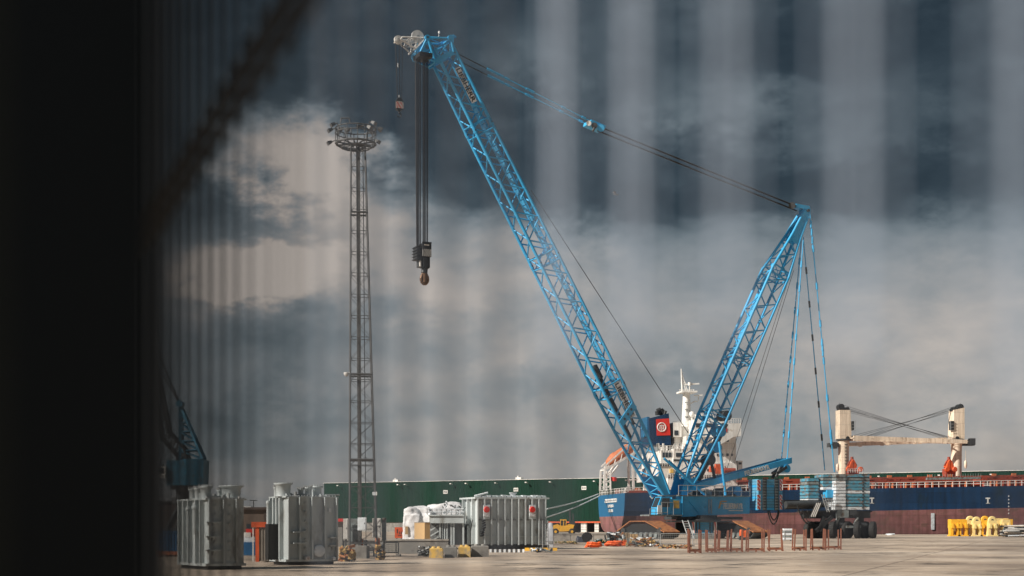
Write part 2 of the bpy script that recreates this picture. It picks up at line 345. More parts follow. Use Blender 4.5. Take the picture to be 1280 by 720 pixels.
# ---------------------------------------------------------------- warehouse
def warehouse():
    F = Fr(405, 515, 0); p1 = P(1280, 600, 399); dx = p1.x-F.ox; dy = 399-515
    F = Fr(405, 515, math.degrees(math.atan2(dy, dx))); Ln = math.hypot(dx, dy)+22; H = 17.3
    t = thing('warehouse', F.Q(0, 0, 0), 'long dark green corrugated warehouse standing across the back of the port', 'warehouse')
    b = mb(green); b.fbox(F, 0, Ln, 0, 60, 3.3, H); w0 = b.build('wall', green, t)
    w0.parent = None; bpy.data.objects.remove(w0)      # rebuild in the building's own axes so the corrugation follows the wall
    me = bpy.data.meshes.new('wall')
    b2 = mb(green); b2.box(0, Ln, 0, 60, 3.3, H); me.from_pydata(b2.v, [], b2.f); me.materials.append(green)
    o = bpy.data.objects.new('wall', me); sc.collection.objects.link(o); o.parent = t; o.rotation_euler.z = math.atan2(dy, dx); o['_o'] = t['_o']
    b = mb(white); b.fbox(F, -.2, Ln+.2, -.2, 60.2, H, H+.12); b.build('roof_edge', galv, t)
    b = mb(concg); b.fbox(F, 0, F.a(640), .3, 59.7, 0, 3.3); b.fbox(F, F.a(765), Ln, .3, 59.7, 0, 3.3); b.build('plinth', concg, t)
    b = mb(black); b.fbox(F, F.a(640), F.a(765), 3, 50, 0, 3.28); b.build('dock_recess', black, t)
    for px0, px1 in ((655, 662), (726, 733), (743, 748)):
        b = mb(white); b.fbox(F, F.a(px0), F.a(px1), .1, .6, 0, 3.2)
        for k in range(1, 4): b.fbox(F, F.a(px0), F.a(px1), .04, .1, k*.8, k*.8+.08, greyd)
        b.build('door', white, t)
    b = mb(orange); b.fbox(F, F.a(685), F.a(768), -.35, -.05, 3.0, 3.45); b.build('canopy_strip', orangedull, t)
    for px in (425, 500, 509, 566, 585, 622, 660, 690, 745, 800, 1010, 1100, 1175, 1240):
        a = F.a(px); z = H-1.2
        b = mb(white); b.tube(F.Q(a, 0, z), F.Q(a, -1.3, z+.3), .09); b.fbox(F, a-.3, a+.3, -1.7, -1.1, z+.1, z+.4); b.build('wall_lamp', white, t)
    for px, py in ((469, 617), (557, 615), (645, 612), (730, 610)):
        a = F.a(px); z = F.z(py, a)
        b = mb(white); b.fbox(F, a-.85, a+.85, -.12, 0, z-.6, z+.6); s = b.build('number_sign', white, t)
        b = mb(ink); b.fbox(F, a-.6, a-.35, -.15, -.12, z-.3, z+.3); b.fbox(F, a-.1, a+.15, -.15, -.12, z-.3, z+.3); b.fbox(F, a+.35, a+.6, -.15, -.12, z-.3, z+.3); b.build('sign_digits', ink, s)
    for px in (490, 644): 
        a = F.a(px); b = mb(white); b.fbox(F, a-1, a+1, 2, 4, H+.13, H+.9); b.lathe(F.Q(a-.3, 2.6, H+.9), [(.3, 0), (.3, .5)], 8, white); b.build('roof_vent', white, t)
warehouse()

def small_building(name, px0, px1, pyt, D, depth, m, label, cat, roof=None, wins=()):
    t = thing(name, P((px0+px1)/2, HZ, D)-V((0, 0, EYE)), label, cat)
    x0 = P(px0, 0, D).x; x1 = P(px1, 0, D).x; z = P(0, pyt, D).z
    b = mb(m); b.box(x0, x1, D, D+depth, 0, z); b.build('wall', m, t)
    b = mb(roof or dark); b.box(x0-.3, x1+.3, D-.3, D+depth+.3, z, z+.25); b.build('roof', roof or dark, t)
    for (a0, a1, y0, y1, mm) in wins:
        p = P(a0, y0, D-.06); q = P(a1, y1, D-.06); b = mb(mm); b.box(p.x, q.x, D-.06, D+.1, q.z, p.z); w_ = b.build('window', mm, t)
    return t
bt = small_building('brown_building', 268, 372, 637, 150, 20, brown, 'low flat-roofed brown building behind the two upright transformers', 'building', brownd,
    [(308, 316, 655, 664, glass), (322, 334, 655, 662, glass), (290, 300, 655, 664, glass)])
b = mb(brownd); p = P(330, 641, 149.7); b.box(p.x, p.x+4, 149.7, 150.1, p.z-1, p.z); b.build('fascia_panel', brownd, bt)
b = mb(dark); p = P(317, 636, 155); b.tube(p, p+V((0, 0, .9)), .05, 5); b.beam(p+V((-.4, 0, .9)), p+V((.4, 0, .9)), .08, .08); b.build('aerial', dark, bt)
b = mb(white); p = P(309, 636, 152); b.box(p.x-.5, p.x+.4, 152, 153, p.z-.3, p.z+.25); b.build('roof_vent', white, bt)
small_building('brick_shed', 150, 228, 628, 260, 15, brownd, 'dark brown shed far off below the blue harbour crane', 'shed')
small_building('grey_shed', 418, 428, 652, 120, 4, concg, 'narrow grey hut just right of the right upright transformer', 'hut', red)

# ---------------------------------------------------------------- lattice girders
def lattice(ch, la, c, hd, wd, H, W, st, cr_, lr, step=.7, faces=(0, 1, 2, 3), lm=None):
    """c(s) centre of the near face, hd/wd directions, H(s), W(s) sizes, st = stations (metres), chords in ch, lacing in la"""
    def cor(s_, i): return c(s_)+hd*(H(s_)/2*(1 if i in (1, 3) else -1))+wd*(W(s_) if i > 1 else 0)
    for i in range(4):
        for k in range(len(st)-1): ch.tube(cor(st[k], i), cor(st[k+1], i), cr_, 8)
    s_ = st[0]; nodes = [s_]
    while s_ < st[-1]: s_ += max(.8, H(s_)*step); nodes.append(min(s_, st[-1]))
    for fi, (p, q) in enumerate(((0, 1), (2, 3), (0, 2), (1, 3))):
        if fi not in faces: continue
        for k in range(len(nodes)-1):
            a, e = (p, q) if k % 2 == 0 else (q, p)
            la.tube(cor(nodes[k], a), cor(nodes[k+1], e), lr, 6)
    return cor, nodes
def lerp(x, xs, ys):
    if x <= xs[0]: return ys[0]
    for i in range(len(xs)-1):
        if x <= xs[i+1]: return ys[i]+(ys[i+1]-ys[i])*(x-xs[i])/(xs[i+1]-xs[i])
    return ys[-1]

# ---------------------------------------------------------------- the big crawler crane
TH = 25
C = Fr(834, 203, TH)
crane = thing('crawler_crane', C.Q(3, 1.5, 0), 'huge light blue lattice boom crane on rusty crawlers, its boom raised to the left', 'crane')
def gp(px, py, b): return C.P(px, py, b)
boom_foot = gp(834, 619, 0); boom_tip = gp(553, 56, 0)
ax = (boom_tip-boom_foot); LB = ax.length; ax.normalize()
hdB = C.w.cross(ax).normalized()
if hdB.z < 0: hdB = -hdB
def cB(s_): return boom_foot+ax*s_
HB = lambda s_: lerp(s_, [0, 9, 17, LB*.55, LB-5, LB], [.9, 2.9, 3.35, 3.05, 2.65, 2.6])
WB = lambda s_: lerp(s_, [0, 9, LB-8, LB], [3.3, 2.7, 2.7, 2.3])
JT = [LB*f for f in (.25, .545, .83)]
ch = mb(blue); la = mb(blue)
st = [0, 9, 17, JT[0], JT[1], JT[2], LB]; st = sorted(st)
corB, nodesB = lattice(ch, la, cB, hdB, C.w, HB, WB, st, .215, .105)
boom = ch.build('boom', blue, crane); la.build('lacing', blue, boom)
for j in JT:
    jm = mb(blue)
    for ds in (-.75, .75):
        for p, q in ((0, 1), (2, 3), (0, 2), (1, 3)): jm.tube(corB(j+ds, p), corB(j+ds, q), .12, 6)
        jm.tube(corB(j+ds, 0), corB(j+ds, 3), .06, 6)
    for i in range(4):
        jm.tube(corB(j, i)-ax*.35, corB(j, i)+ax*.3, .25, 8, blue); jm.tube(corB(j, i)-C.w*.34, corB(j, i)+C.w*.34, .10, 6, dark)
    jm.build('section_joint', blue, boom)
for ds in (4, 9, 14):  # solid foot plates
    pass
fp = mb(blue)
for wv in (0, 1):
    o = C.w*(WB(0) if wv else 0)
    fp.prism([boom_foot+o-hdB*.5-C.w*.12, boom_foot+o+hdB*.5-C.w*.12, cB(3.6)+hdB*(HB(3.6)/2)+C.w*((WB(3.6) if wv else 0)-.12), cB(3.0)+hdB*.1+C.w*((WB(3.2) if wv else 0)-.12), cB(3.6)-hdB*(HB(3.6)/2)+C.w*((WB(3.6) if wv else 0)-.12)], C.w*.24)
fp.build('foot_plate', blue, boom)
wk = mb(blue)
for k in range(60):
    s0 = 12+(LB-20)*k/60; s1 = 12+(LB-20)*(k+1)/60-.12
    c0 = cB(s0)+hdB*(HB(s0)/2-.42); c1 = cB(s1)+hdB*(HB(s1)/2-.42)
    wk.hexa([c0+C.w*.95, c0+C.w*2.1, c1+C.w*2.1, c1+C.w*.95, c0+C.w*.95+hdB*.07, c0+C.w*2.1+hdB*.07, c1+C.w*2.1+hdB*.07, c1+C.w*.95+hdB*.07])
for w_ in (.95, 2.1):
    wk.tube(cB(12)+hdB*(HB(12)/2-.25)+C.w*w_, cB(JT[1])+hdB*(HB(JT[1])/2-.25)+C.w*w_, .09, 6); wk.tube(cB(JT[1])+hdB*(HB(JT[1])/2-.25)+C.w*w_, cB(LB-8)+hdB*(HB(LB-8)/2-.25)+C.w*w_, .09, 6)
wk.build('walkway', blue, boom, 'solid grating walkway laid along the top face of the boom')
# hydraulic luffing gear and box inside the lower boom
g = mb(black)
g.tube(cB(9.5)+C.w*1.3-hdB*.5, cB(19)+C.w*1.2-hdB*.6, .32, 10, black); g.tube(cB(19)+C.w*1.2-hdB*.6, cB(21)+C.w*1.2-hdB*.6, .5, 12, dark)
g.tube(cB(11)+C.w*.9+hdB*.8, cB(17)+C.w*.9+hdB*.9, .2, 8, dark)
g.build('luffing_gear', black, boom)
g = mb(blue); g.fbox(Fr(0, 1, 0, 0), 0, .01, 0, .01, 0, .01) if False else None
p0 = cB(12.3)-hdB*1.6; g.beam(p0-C.w*.2, cB(13.6)+hdB*1.6-C.w*.2, .28, .95, blue, up=ax); 
for k in range(3):
    q = p0+(cB(13.6)+hdB*1.6-p0)*(.25+.25*k)-C.w*.36; g.tube(q, q+C.w*.1, .2, 10, dark)
g.build('cross_girder', blue, boom)
def letter_plate(c0, length, h, parent, off):
    xd = -ax; up = hdB
    b = mb(white); a = c0-C.w*off; b.hexa([a, a+xd*length, a+xd*length+C.w*.06, a+C.w*.06, a+up*h, a+up*h+xd*length, a+up*h+xd*length+C.w*.06, a+up*h+C.w*.06])
    s = b.build('name_plate', whiteold, parent)
    text('LIEBHERR', h*1.12, ink, s, 'lettering', a-C.w*.03+up*h*.12+xd*.1, xd, up, .015, .02, 1, fit=length-.25)
letter_plate(cB(LB-3.4)+hdB*.05, 4.9, .78, boom, .06)
letter_plate(cB(17.6)+hdB*.25, 5.4, .85, boom, .1)

# boom head
hm = mb(blue)
def gq(px, py, b): return gp(px, py, b)
A1 = gp(534, 47, -.1); B1 = gp(563, 48, -.1); A2 = gp(544, 77, -.1); B2 = gp(567, 65, -.1)
Wt = 2.5
for o in (0, Wt):
    O = C.w*o
    for a, e, r in ((A1, B1, .16), (A1, A2, .2), (B1, B2, .22), (A2, B1, .13), (A1, gp(544, 60, -.1), .05)): hm.tube(a+O, e+O, r, 8)
    hm.beam(A2+O, B2+O, .2, .65, blue); hm.tube(B1+O-C.w*.25, B1+O+C.w*.25, .42, 12); hm.tube(A1+O-C.w*.2, A1+O+C.w*.2, .35, 12)
    hm.tube(A1+O-C.w*.26, A1+O-C.w*.2, .14, 8, dark)
for p in (A1, B1, A2, B2): hm.tube(p, p+C.w*Wt, .15, 8)
hm.tube(A2, B2+C.w*Wt, .08); hm.tube(A1, B1+C.w*Wt, .08)
hm.beam(gp(563, 50, .5), gp(563, 50, 2.0), .9, .6)
hm.tube(gp(569, 63, .3), gp(573, 75, .3), .16, 6); hm.tube(gp(570, 47, 1), gp(566, 44, 1), .15, 6)
head = hm.build('boom_head', blue, crane)
hm = mb(blue)   # sheave bracket left of the head
S1 = gp(528, 65, .1)
for o in (0.0, 2.3):
    O = C.w*o
    hm.tube(A1+O, gp(524, 68, .1)+O, .15); hm.tube(A2+O, gp(524, 69, .1)+O, .13); hm.tube(A1+O, S1+O, .13); hm.tube(gp(540, 62, .1)+O, S1+O, .2)
hm.build('sheave_bracket', blue, head)
for k in range(5):
    b = mb(blue); c = S1+C.w*(.1+.5*k); b.lathe(c, [(.75, -.1), (.75, -.06), (.62, -.02), (.62, .02), (.75, .06), (.75, .1)], 18, blue, C.w); b.lathe(c, [(.25, -.16), (.25, .16)], 10, dark, C.w); b.build('sheave', blue, head)
b = mb(black); p = gp(529, 71.5, .1); b.beam(p-C.u*.95, p+C.u*.85, 2.4, .55, black); b.build('rope_guide', black, head)
b = mb(galv); p = gp(548, 47, .8); b.tube(p, gp(549, 42, .8), .05); b.lathe(gp(549, 42, .8), [(.12, 0), (.16, .2), (.05, .35)], 8, white); b.build('wind_sensor', galv, head)
# white runner jib
jb = mb(white)
T = gp(494, 49.5, .9); 
for o, e in ((0, .35), (1.9, 1.45)):
    K = [gp(532, 47.5, .2)+C.w*o, gp(501, 48, .9)+C.w*(e-.9), gp(520, 61, .3)+C.w*o, gp(499, 51, .9)+C.w*(e-.9)]
    U1 = K[1].lerp(K[0], .33); U2 = K[1].lerp(K[0], .6); U3 = K[1].lerp(K[0], .85); D1 = K[3].lerp(K[2], .45)
    jb.tube(K[1], K[0], .12); jb.tube(K[3], K[2], .12); jb.tube(K[2], K[0], .13); jb.tube(K[1], K[3], .12)
    jb.tube(U1, D1, .08); jb.tube(D1, U2, .08); jb.tube(U2, K[2], .09); jb.tube(U3, K[2], .07); jb.tube(D1, K[0].lerp(K[2], .4), .06)
    jb.tube(K[2], gp(517, 62.5, .3)+C.w*o, .1)
for a_, b_ in ((.33, 0), (.6, 0), (.85, 0), (.45, 0)):
    jb.tube(gp(501, 48, .9).lerp(gp(532, 47.5, .2), a_)-C.w*.4, gp(501, 48, .9).lerp(gp(532, 47.5, .2), a_)+C.w*1.3, .06)
jib = jb.build('runner_jib', white, crane, 'small white triangular jib at the very tip of the boom')
for c, r in ((gp(498, 50, .9), .58), (gp(522, 46, .9), .85)):
    b = mb(white); b.lathe(c, [(r, -.12), (r, -.07), (r*.86, -.03), (r*.86, .03), (r, .07), (r, .12)], 20, white, C.w); b.lathe(c, [(.2, -.2), (.2, .2)], 8, galv, C.w); b.build('sheave', white, jib)
b = mb(white); b.beam(gp(498, 50, .6), gp(493, 53, .6), .5, .16); b.build('rope_keeper', white, jib)
b = mb(rope); b.path([gp(495, 49, .9), gp(515, 43.5, .9), gp(522, 41.5, .9), gp(533, 45, .9), gp(545, 47, 1)], .035, 5); b.path([gp(497, 54, .9), gp(521, 67, .6)], .04, 5)
b.build('jib_rope', rope, jib)
# auxiliary hook block (ropes, block, hook)
D_ = gp(498, 55, .9)
b = mb(rope)
for px, dx in ((494.5, 0), (499, 0), (503, 0)): b.tube(gp(px, 55, .9), gp(497+(px-494.5)*.6, 124, .9), .045, 5)
b.tube(gp(497.4, 79, .9), gp(497.6, 84, .9), .1, 6, galv)
b.build('runner_rope', rope, crane)
def hook_curve(b, c, r, th, m):
    pts = []
    for k in range(13):
        t = R(100-k*24); pts.append(c+C.u*(math.cos(t)*r)+V((0, 0, math.sin(t)*r)))
    for k in range(12): b.tube(pts[k], pts[k+1], th*(1-.04*k), 8, m, r2=th*(1-.04*(k+1)))
bc = gp(499, 131, .9); s9 = bc.y/FP
b = mb(black)
prof = [(-.22, .55), (-.32, .9), (-.05, 1.05), (.05, 1.05), (.32, .9), (.5, .55)]
b.prism([bc-C.w*.22+C.u*x*s9*9+V((0, 0, z*s9*9)) for x, z in ((-.5, .45), (-.3, .85), (0, 1.0), (.3, .85), (.55, .45), (.55, -.35), (.35, -.8), (-.35, -.8), (-.55, -.35))], C.w*.44, black)
ab = b.build('runner_hook_block', black, crane)
def stripes(par, org, xd, zd, w_, h, nn, nrm, c1=white, c2=red, name='warning_stripes', sf=.5):
    b = mb(c1); a = org; b.hexa([a, a+xd*w_, a+xd*w_-nrm*.04, a-nrm*.04, a+zd*h, a+xd*w_+zd*h, a+xd*w_+zd*h-nrm*.04, a+zd*h-nrm*.04], c1)
    step = w_/nn; sh = h*.7
    for k in range(-2, nn+1):
        q = [(k*step+sh, 0), (k*step+sh+step*sf, 0), (k*step+step*sf, h), (k*step, h)]
        q = [(min(max(x, 0), w_), z) for x, z in q]
        if max(x for x, z in q)-min(x for x, z in q) < .02: continue
        pts = [a+xd*x+zd*z+nrm*.012 for x, z in q]
        b.add(pts, [(0, 1, 2, 3)], c2)
    return b.build(name, c1, par)
UP = V((0, 0, 1))
stripes(ab, bc-C.w*.25-C.u*.5-UP*.5, C.u, UP, 1.0, .8, 2, -C.w, sf=.34)
b = mb(white); b.hexa([bc-C.w*.26-C.u*.35+UP*.28+d for d in (V((0,0,0)), C.u*.7, C.u*.7+C.w*.03, C.w*.03, UP*.1, C.u*.7+UP*.1, C.u*.7+C.w*.03+UP*.1, C.w*.03+UP*.1)]); b.build('data_plate', white, ab)
b = mb(black); b.tube(bc-UP*.75, bc-UP*1.1, .12); hook_curve(b, bc-UP*1.35, .26, .1, black); b.build('hook', black, ab)
b = mb(galv); b.tube(bc+UP*.8, bc+UP*1.25, .09); b.build('rope_swivel', galv, ab)
# main hoist ropes and main hook block
b = mb(rope)
for k, (px, pb) in enumerate(((519.5, 520.5), (521.3, 521.7), (523.2, 523.2), (525.2, 525), (529, 528.6), (530.9, 530.2), (532.8, 532), (534.8, 534))):
    for bb in (.3, 1.5): b.tube(gp(px, 73, bb), gp(pb+.4, 307 if k > 3 else 309, bb*.8+.1), .072, 6)
b.build('hoist_rope', rope, crane)
hk = mb(black); D9 = gp(530, 320, .8)
def pbx(m_, x0, x1, y0, y1, b0, b1, m=None):
    p = gp(x0, y0, b0); q = gp(x1, y1, b0); a0 = C.a(x0, b0); a1 = C.a(x1, b0); m_.fbox(C, a0, a1, b0, b1, q.z, p.z, m)
pbx(hk, 528.5, 539.3, 303.5, 321, 0, 1.6); pbx(hk, 529.5, 537.5, 321, 334.5, .2, 1.4); pbx(hk, 521, 528, 307, 325, .5, 1.8, dark); pbx(hk, 523.5, 528, 325, 334, .6, 1.4, dark)
for k in range(5): pbx(hk, 520.2, 528.6, 308+k*3.6, 309.5+k*3.6, .3, 1.9, black)
pbx(hk, 534, 536.8, 333, 335.5, .3, 1.2); pbx(hk, 528.6, 539.6, 301.8, 304.2, .2, .5)
mh = hk.build('main_hook_block', black, crane)
o = gp(528.4, 319.8, -.03); stripes(mh, o, C.u, UP, 1.18, .92, 4, -C.w, white, dark)
b = mb(white); pbx(b, 530.5, 536.5, 305.3, 307, -.04, 0); b.build('data_plate', white, mh)
b = mb(white); b.tube(gp(525.3, 326, .5), gp(525.3, 333, .5), .14, 8); b.build('swivel_pin', white, mh)
b = mb(bronze); hc = gp(530.6, 347.5, .8); b.tube(gp(530, 334, .8), gp(529.5, 341, .8), .28, 10, dark, r2=.35); b.tube(gp(533, 334, .8), gp(532.5, 342, .8), .2, 10, dark)
for sg in (-1, 1):
    pts = [hc+C.u*(sg*x*.1)+UP*z*.1 for x, z in ((1, 7), (3.6, 3), (4.8, -1), (4.3, -4.5), (2.5, -7), (0, -8), (.2, -5))]
    for k in range(6): b.tube(pts[k], pts[k+1], .21, 8, bronze, r2=.2)
b.tube(hc+UP*.6, hc-UP*.6, .3, 10, bronze); b.build('ramshorn_hook', bronze, mh)

# derrick mast
d_foot = gp(853, 622, .2); d_tip = gp(1010, 262, .2)
axd = d_tip-d_foot; LD = axd.length; axd.normalize(); hdD = C.w.cross(axd).normalized()
if hdD.z < 0: hdD = -hdD       # up-left face
def cD(s_): return d_foot+axd*s_
SH = LD*.775
HD = lambda s_: lerp(s_, [0, 4, 13, SH, LD-4.5, LD], [.7, 1.9, 3.1, 3.1, 1.5, .9])
WD = lambda s_: lerp(s_, [0, 6, SH, LD-2, LD], [3.0, 2.9, 2.7, 1.3, 1.1])
ch = mb(blue); la = mb(blue)
corD, nodesD = lattice(ch, la, cD, hdD, C.w, HD, WD, [2.5, 4, 6, 13, SH, LD-4.5, LD-1], .205, .10)
mast = ch.build('derrick_mast', blue, crane); la.build('lacing', blue, mast)
for j in (13, LD*.48, SH):
    jm = mb(blue)
    for ds in (-.6, .6):
        for p, q in ((0, 1), (2, 3), (0, 2), (1, 3)): jm.tube(corD(j+ds, p), corD(j+ds, q), .11, 6)
        jm.tube(corD(j+ds, 0), corD(j+ds, 3), .06, 6); jm.tube(corD(j+ds, 1), corD(j+ds, 2), .06, 6)
    for i in range(4): jm.tube(corD(j, i)-axd*.3, corD(j, i)+axd*.3, .23, 8, blue)
    jm.build('section_joint', blue, mast)
wk = mb(blue)
for k in range(30):
    s0 = 7+(SH-8)*k/30; s1 = 7+(SH-8)*(k+1)/30-.1
    c0 = cD(s0)+hdD*(HD(s0)/2-.38); c1 = cD(s1)+hdD*(HD(s1)/2-.38)
    wk.hexa([c0+C.w*.8, c0+C.w*1.9, c1+C.w*1.9, c1+C.w*.8, c0+C.w*.8+hdD*.06, c0+C.w*1.9+hdD*.06, c1+C.w*1.9+hdD*.06, c1+C.w*.8+hdD*.06])
wk.build('walkway', blue, mast)
b = mb(blue)
for o in (-.1, WD(2.5)):
    O = C.w*o; b.prism([d_foot+O-hdD*.4, d_foot+O+hdD*.4, cD(4)+hdD*(HD(4)/2)+O, cD(3)+O, cD(4)-hdD*(HD(4)/2)+O], C.w*.22)
b.build('foot_plate', blue, mast)
b = mb(blue)
for o in (-.05, 1.0):
    O = C.w*o; b.prism([cD(LD-5.6)+hdD*.75+O, cD(LD-5.6)-hdD*.75+O, cD(LD+.2)-hdD*.45+O, cD(LD+.6)+O, cD(LD+.2)+hdD*.45+O], C.w*.2)
for k in range(5): b.lathe(cD(LD-.3)+C.w*(.15+.2*k)+hdD*.2, [(.62, -.05), (.5, -.02), (.5, .02), (.62, .05)], 16, blue, C.w)
b.tube(cD(LD-.2)-C.w*.35, cD(LD-.2)+C.w*1.6, .22, 10, dark)
mhd = b.build('mast_head', blue, crane)
b = mb(black)
for (px, py) in ((905, 520), (893, 560), (885, 575), (898, 540)): p = gp(px, py, 1.4); b.tube(p-C.w*.9, p+C.w*.9, .75, 14, random.choice([blue, dark]))
b.beam(gp(872, 600, 1.3), gp(906, 530, 1.3), 1.2, .5, dark)
b.build('winch', black, mast)
b = mb(blue); b.tube(gp(899, 552, -.15), gp(907, 619, -.15), .2, 8); b.tube(gp(885, 560, 2.6), gp(895, 605, 2.6), .22, 8, dark); b.build('mast_prop', blue, crane)
b = mb(blue); b.tube(gp(830, 573, -.2), gp(883, 620, -.4), .17, 8); b.tube(gp(836, 576, 2.8), gp(885, 622, 3), .17, 8); b.build('boom_stop', blue, crane)

# pendants boom head -> mast head
def bars(b, p, q, n, r, lug, m2=None):
    b.tube(p, q, r, 6)
    for k in range(1, n):
        c = p.lerp(q, k/n); d = (q-p).normalized(); b.tube(c-d*.5, c+d*.5, lug, 8, m2)
pd = mb(blue)
E1 = gp(741, 153, -.1); E2 = gp(737, 157, 2.3)
for a, e in ((gp(568, 65, -.1), E1), (gp(571, 75, 2.3), E2)):
    pd.tube(a, a.lerp(e, .24), .065, 6, dark); pd.tube(a.lerp(e, .24), e, .075, 6)
    for f in (.24, .27, .3, .33, .37, .52, .55, .78, .93): c = a.lerp(e, f); d = (e-a).normalized(); pd.tube(c-d*.28, c+d*.28, .17, 8, blue)
pd.build('boom_pendant', blue, crane)
b = mb(blue); b.beam(gp(734, 154, 1), gp(752, 161.5, 1), 2.2, .5); b.tube(gp(736, 154, -.2), gp(736, 154, 2.4), .36, 10, white); b.tube(gp(743, 157, -.2), gp(743, 157, 2.4), .42, 10, dark); b.tube(gp(751, 160, -.3), gp(751, 160, 2.5), .5, 12); b.tube(gp(743, 160, -.4), gp(741, 164, -.4), .18, 6, dark); b.build('pulley_yoke', blue, crane)
b = mb(rope)
for o, dy in ((.1, 0), (2.1, 0)):
    for k in range(4): b.tube(gp(751, 159, o+.2*k), gp(1003, 261, .15+.3*o/2+.08*k), .105, 6)
for k in range(4): b.tube(gp(747, 163.5, 1.2+.2*k), gp(996, 263.5, .4+.08*k), .10, 6)
b.build('luffing_rope', rope, crane)
b = mb(blue); b.beam(gp(992, 258, .7), gp(1008, 261, .7), 1.4, .55); b.tube(gp(990, 257, 0), gp(990, 257, 1.5), .5, 12, dark); b.build('mast_pulley_set', blue, mhd)
# rope from boom back to the winch, ropes down from the mast
b = mb(rope); b.tube(gp(664, 238, -.2), gp(860, 541, 0), .05, 5); b.build('hoist_fall', rope, crane)
b = mb(rope); b.tube(gp(987, 345, .8), gp(909, 585, .8), .035, 5); b.tube(gp(984, 350, 1.2), gp(893, 560, .5), .04, 5); b.tube(gp(992, 338, 1.2), gp(919, 575, .9), .035, 5); b.build('mast_winch_rope', rope, crane)
# pendants mast head -> beam end, mast head -> wagon
b = mb(blue)
for p, q, n in ((gp(1004, 300, 0), gp(984, 574, 0), 9), (gp(1002, 296, 1.3), gp(977, 573, 1.6), 9)): bars(b, p, q, n, .075, .15, blue)
b.build('beam_pendant', blue, crane)
b = mb(blue); p, q = gp(1012, 264, .1), gp(1043, 590, .1); bars(b, p, q, 7, .085, .19)
for f in (.05, .08, .11, .5, .52, .54, .85, .88): c = p.lerp(q, f); b.tube(c-V((0, 0, .5)), c+V((0, 0, .5)), .17, 8)
p, q = gp(1004, 296, 1.2), gp(1031, 588, 2.2); bars(b, p, q, 7, .075, .15, dark); b.build('wagon_pendant', blue, crane)

# beam with the owner's name, sloping up to the right
b = mb(blue); p, q = gp(862, 611, .1), gp(930, 592, .1); e = gp(990, 575.5, .1)
def slab(p, q, h0, h1, w0, w1): 
    b.hexa([p-UP*h0/2, q-UP*h1/2, q-UP*h1/2+C.w*w1, p-UP*h0/2+C.w*w0, p+UP*h0/2, q+UP*h1/2, q+UP*h1/2+C.w*w1, p+UP*h0/2+C.w*w0])
slab(p, e, .95, .85, .5, .5); P2 = C.w*2.6
for x in (p, e): pass
b.hexa([p+P2-UP*.45, e+P2-UP*.4, e+P2-UP*.4+C.w*.4, p+P2-UP*.45+C.w*.4, p+P2+UP*.45, e+P2+UP*.4, e+P2+UP*.4+C.w*.4, p+P2+UP*.45+C.w*.4])
b.beam(e+C.w*.2-C.u*.4, e+C.w*3-C.u*.4, .7, .7)
beam_ = b.build('rear_beam', blue, crane)
dr = (e-p).normalized(); text('FELBERMAYR', .86, white, beam_, 'lettering', p.lerp(e, .53)-C.w*.04-UP*.30, dr, UP-dr*dr.z, .02, .04, fit=(gp(963, 583, .1)-gp(932, 592, .1)).length)
b = mb(blue); c = gp(980, 586, .8); b.tube(c-C.w*.8, c+C.w*.9, .62, 14, blue); b.beam(gp(968, 592, .6), gp(980, 584, .6), 1.5, .4, dark); b.tube(gp(975, 584, .2), gp(970, 596, .2), .25, 8, dark); b.tube(gp(972, 588, 1), gp(965, 598, 1), .25, 8, dark); b.build('beam_end_winch', blue, beam_)

# superstructure
z0 = C.z(645, C.a(880)); z1 = C.z(620.5, C.a(880)); aL = C.a(845, -.6); aR = C.a(937, -.6)
b = mb(blue); b.fbox(C, aL, aR, -.6, 3.6, z0+.35, z1)
b.prism([C.Q(aL, -.62, z0+.3), C.Q(aR-.5, -.62, z0+1.0), C.Q(aR-.5, -.62, z0+.36), C.Q(aL+1, -.62, z0-.15)], C.w*4.1)
sup = b.build('superstructure', blue, crane)
b = mb(dark); b.fbox(C, aL+.4, aR-1, -.3, 3.3, z0-.5, z0-.1); b.build('underframe', dark, sup)
b = mb(greyold); b.fbox(C, aL, aR, -1.0, -.6, z1-.02, z1+.14); b.build('catwalk', greyold, sup)
b = mb(galv)
for k in range(9):
    a = aL+.2+(aR-aL-.4)*k/8; b.tube(C.Q(a, -.98, z1), C.Q(a, -.98, z1+1.5), .055, 5)
for h in (.75, 1.5): b.tube(C.Q(aL+.2, -.98, z1+h), C.Q(aR-.2, -.98, z1+h), .05, 5)
b.build('handrail', galv, sup)
for a0, txt in ((C.a(907, -.6), 1),):
    p = C.P(904.3, 636.0, -.64); text('FELBERMAYR', 1.15, white, sup, 'lettering', p, C.u, UP, .02, .04, fit=C.a(928.5, -.64)-C.a(904.3, -.64))
    q = C.P(912, 638.8, -.64); b = mb(white); b.fbox(C, C.a(911, -.64), C.a(928.5, -.64), -.66, -.6, q.z, q.z+.14); b.build('web_address_line', white, sup)
    b = mb(gold); p = C.P(898.5, 636, -.64); 
    for (x0, x1, y0, y1) in ((898, 899.8, 626.5, 635.5), (899.8, 907.5, 626, 627.3), (899.8, 904.5, 629, 630.1)):
        u0 = C.P(x0, y1, -.64); u1 = C.P(x1, y0, -.64); b.hexa([u0, V((u1.x, u1.y, u0.z)), V((u1.x, u1.y, u0.z))+C.w*.03, u0+C.w*.03, V((u0.x, u0.y, u1.z))+C.u*.3, u1+C.u*.3, u1+C.u*.3+C.w*.03, V((u0.x, u0.y, u1.z))+C.u*.3+C.w*.03])
    b.build('emblem', gold, sup)
b = mb(galv)   # side ladder
for px in (886, 889.5): b.tube(C.P(px, 624, -.72), C.P(px, 642, -.72), .05, 5)
for k in range(7): b.tube(C.P(886, 625+k*2.5, -.72), C.P(889.5, 625+k*2.5, -.72), .045, 5)
b.build('side_ladder', galv, sup)
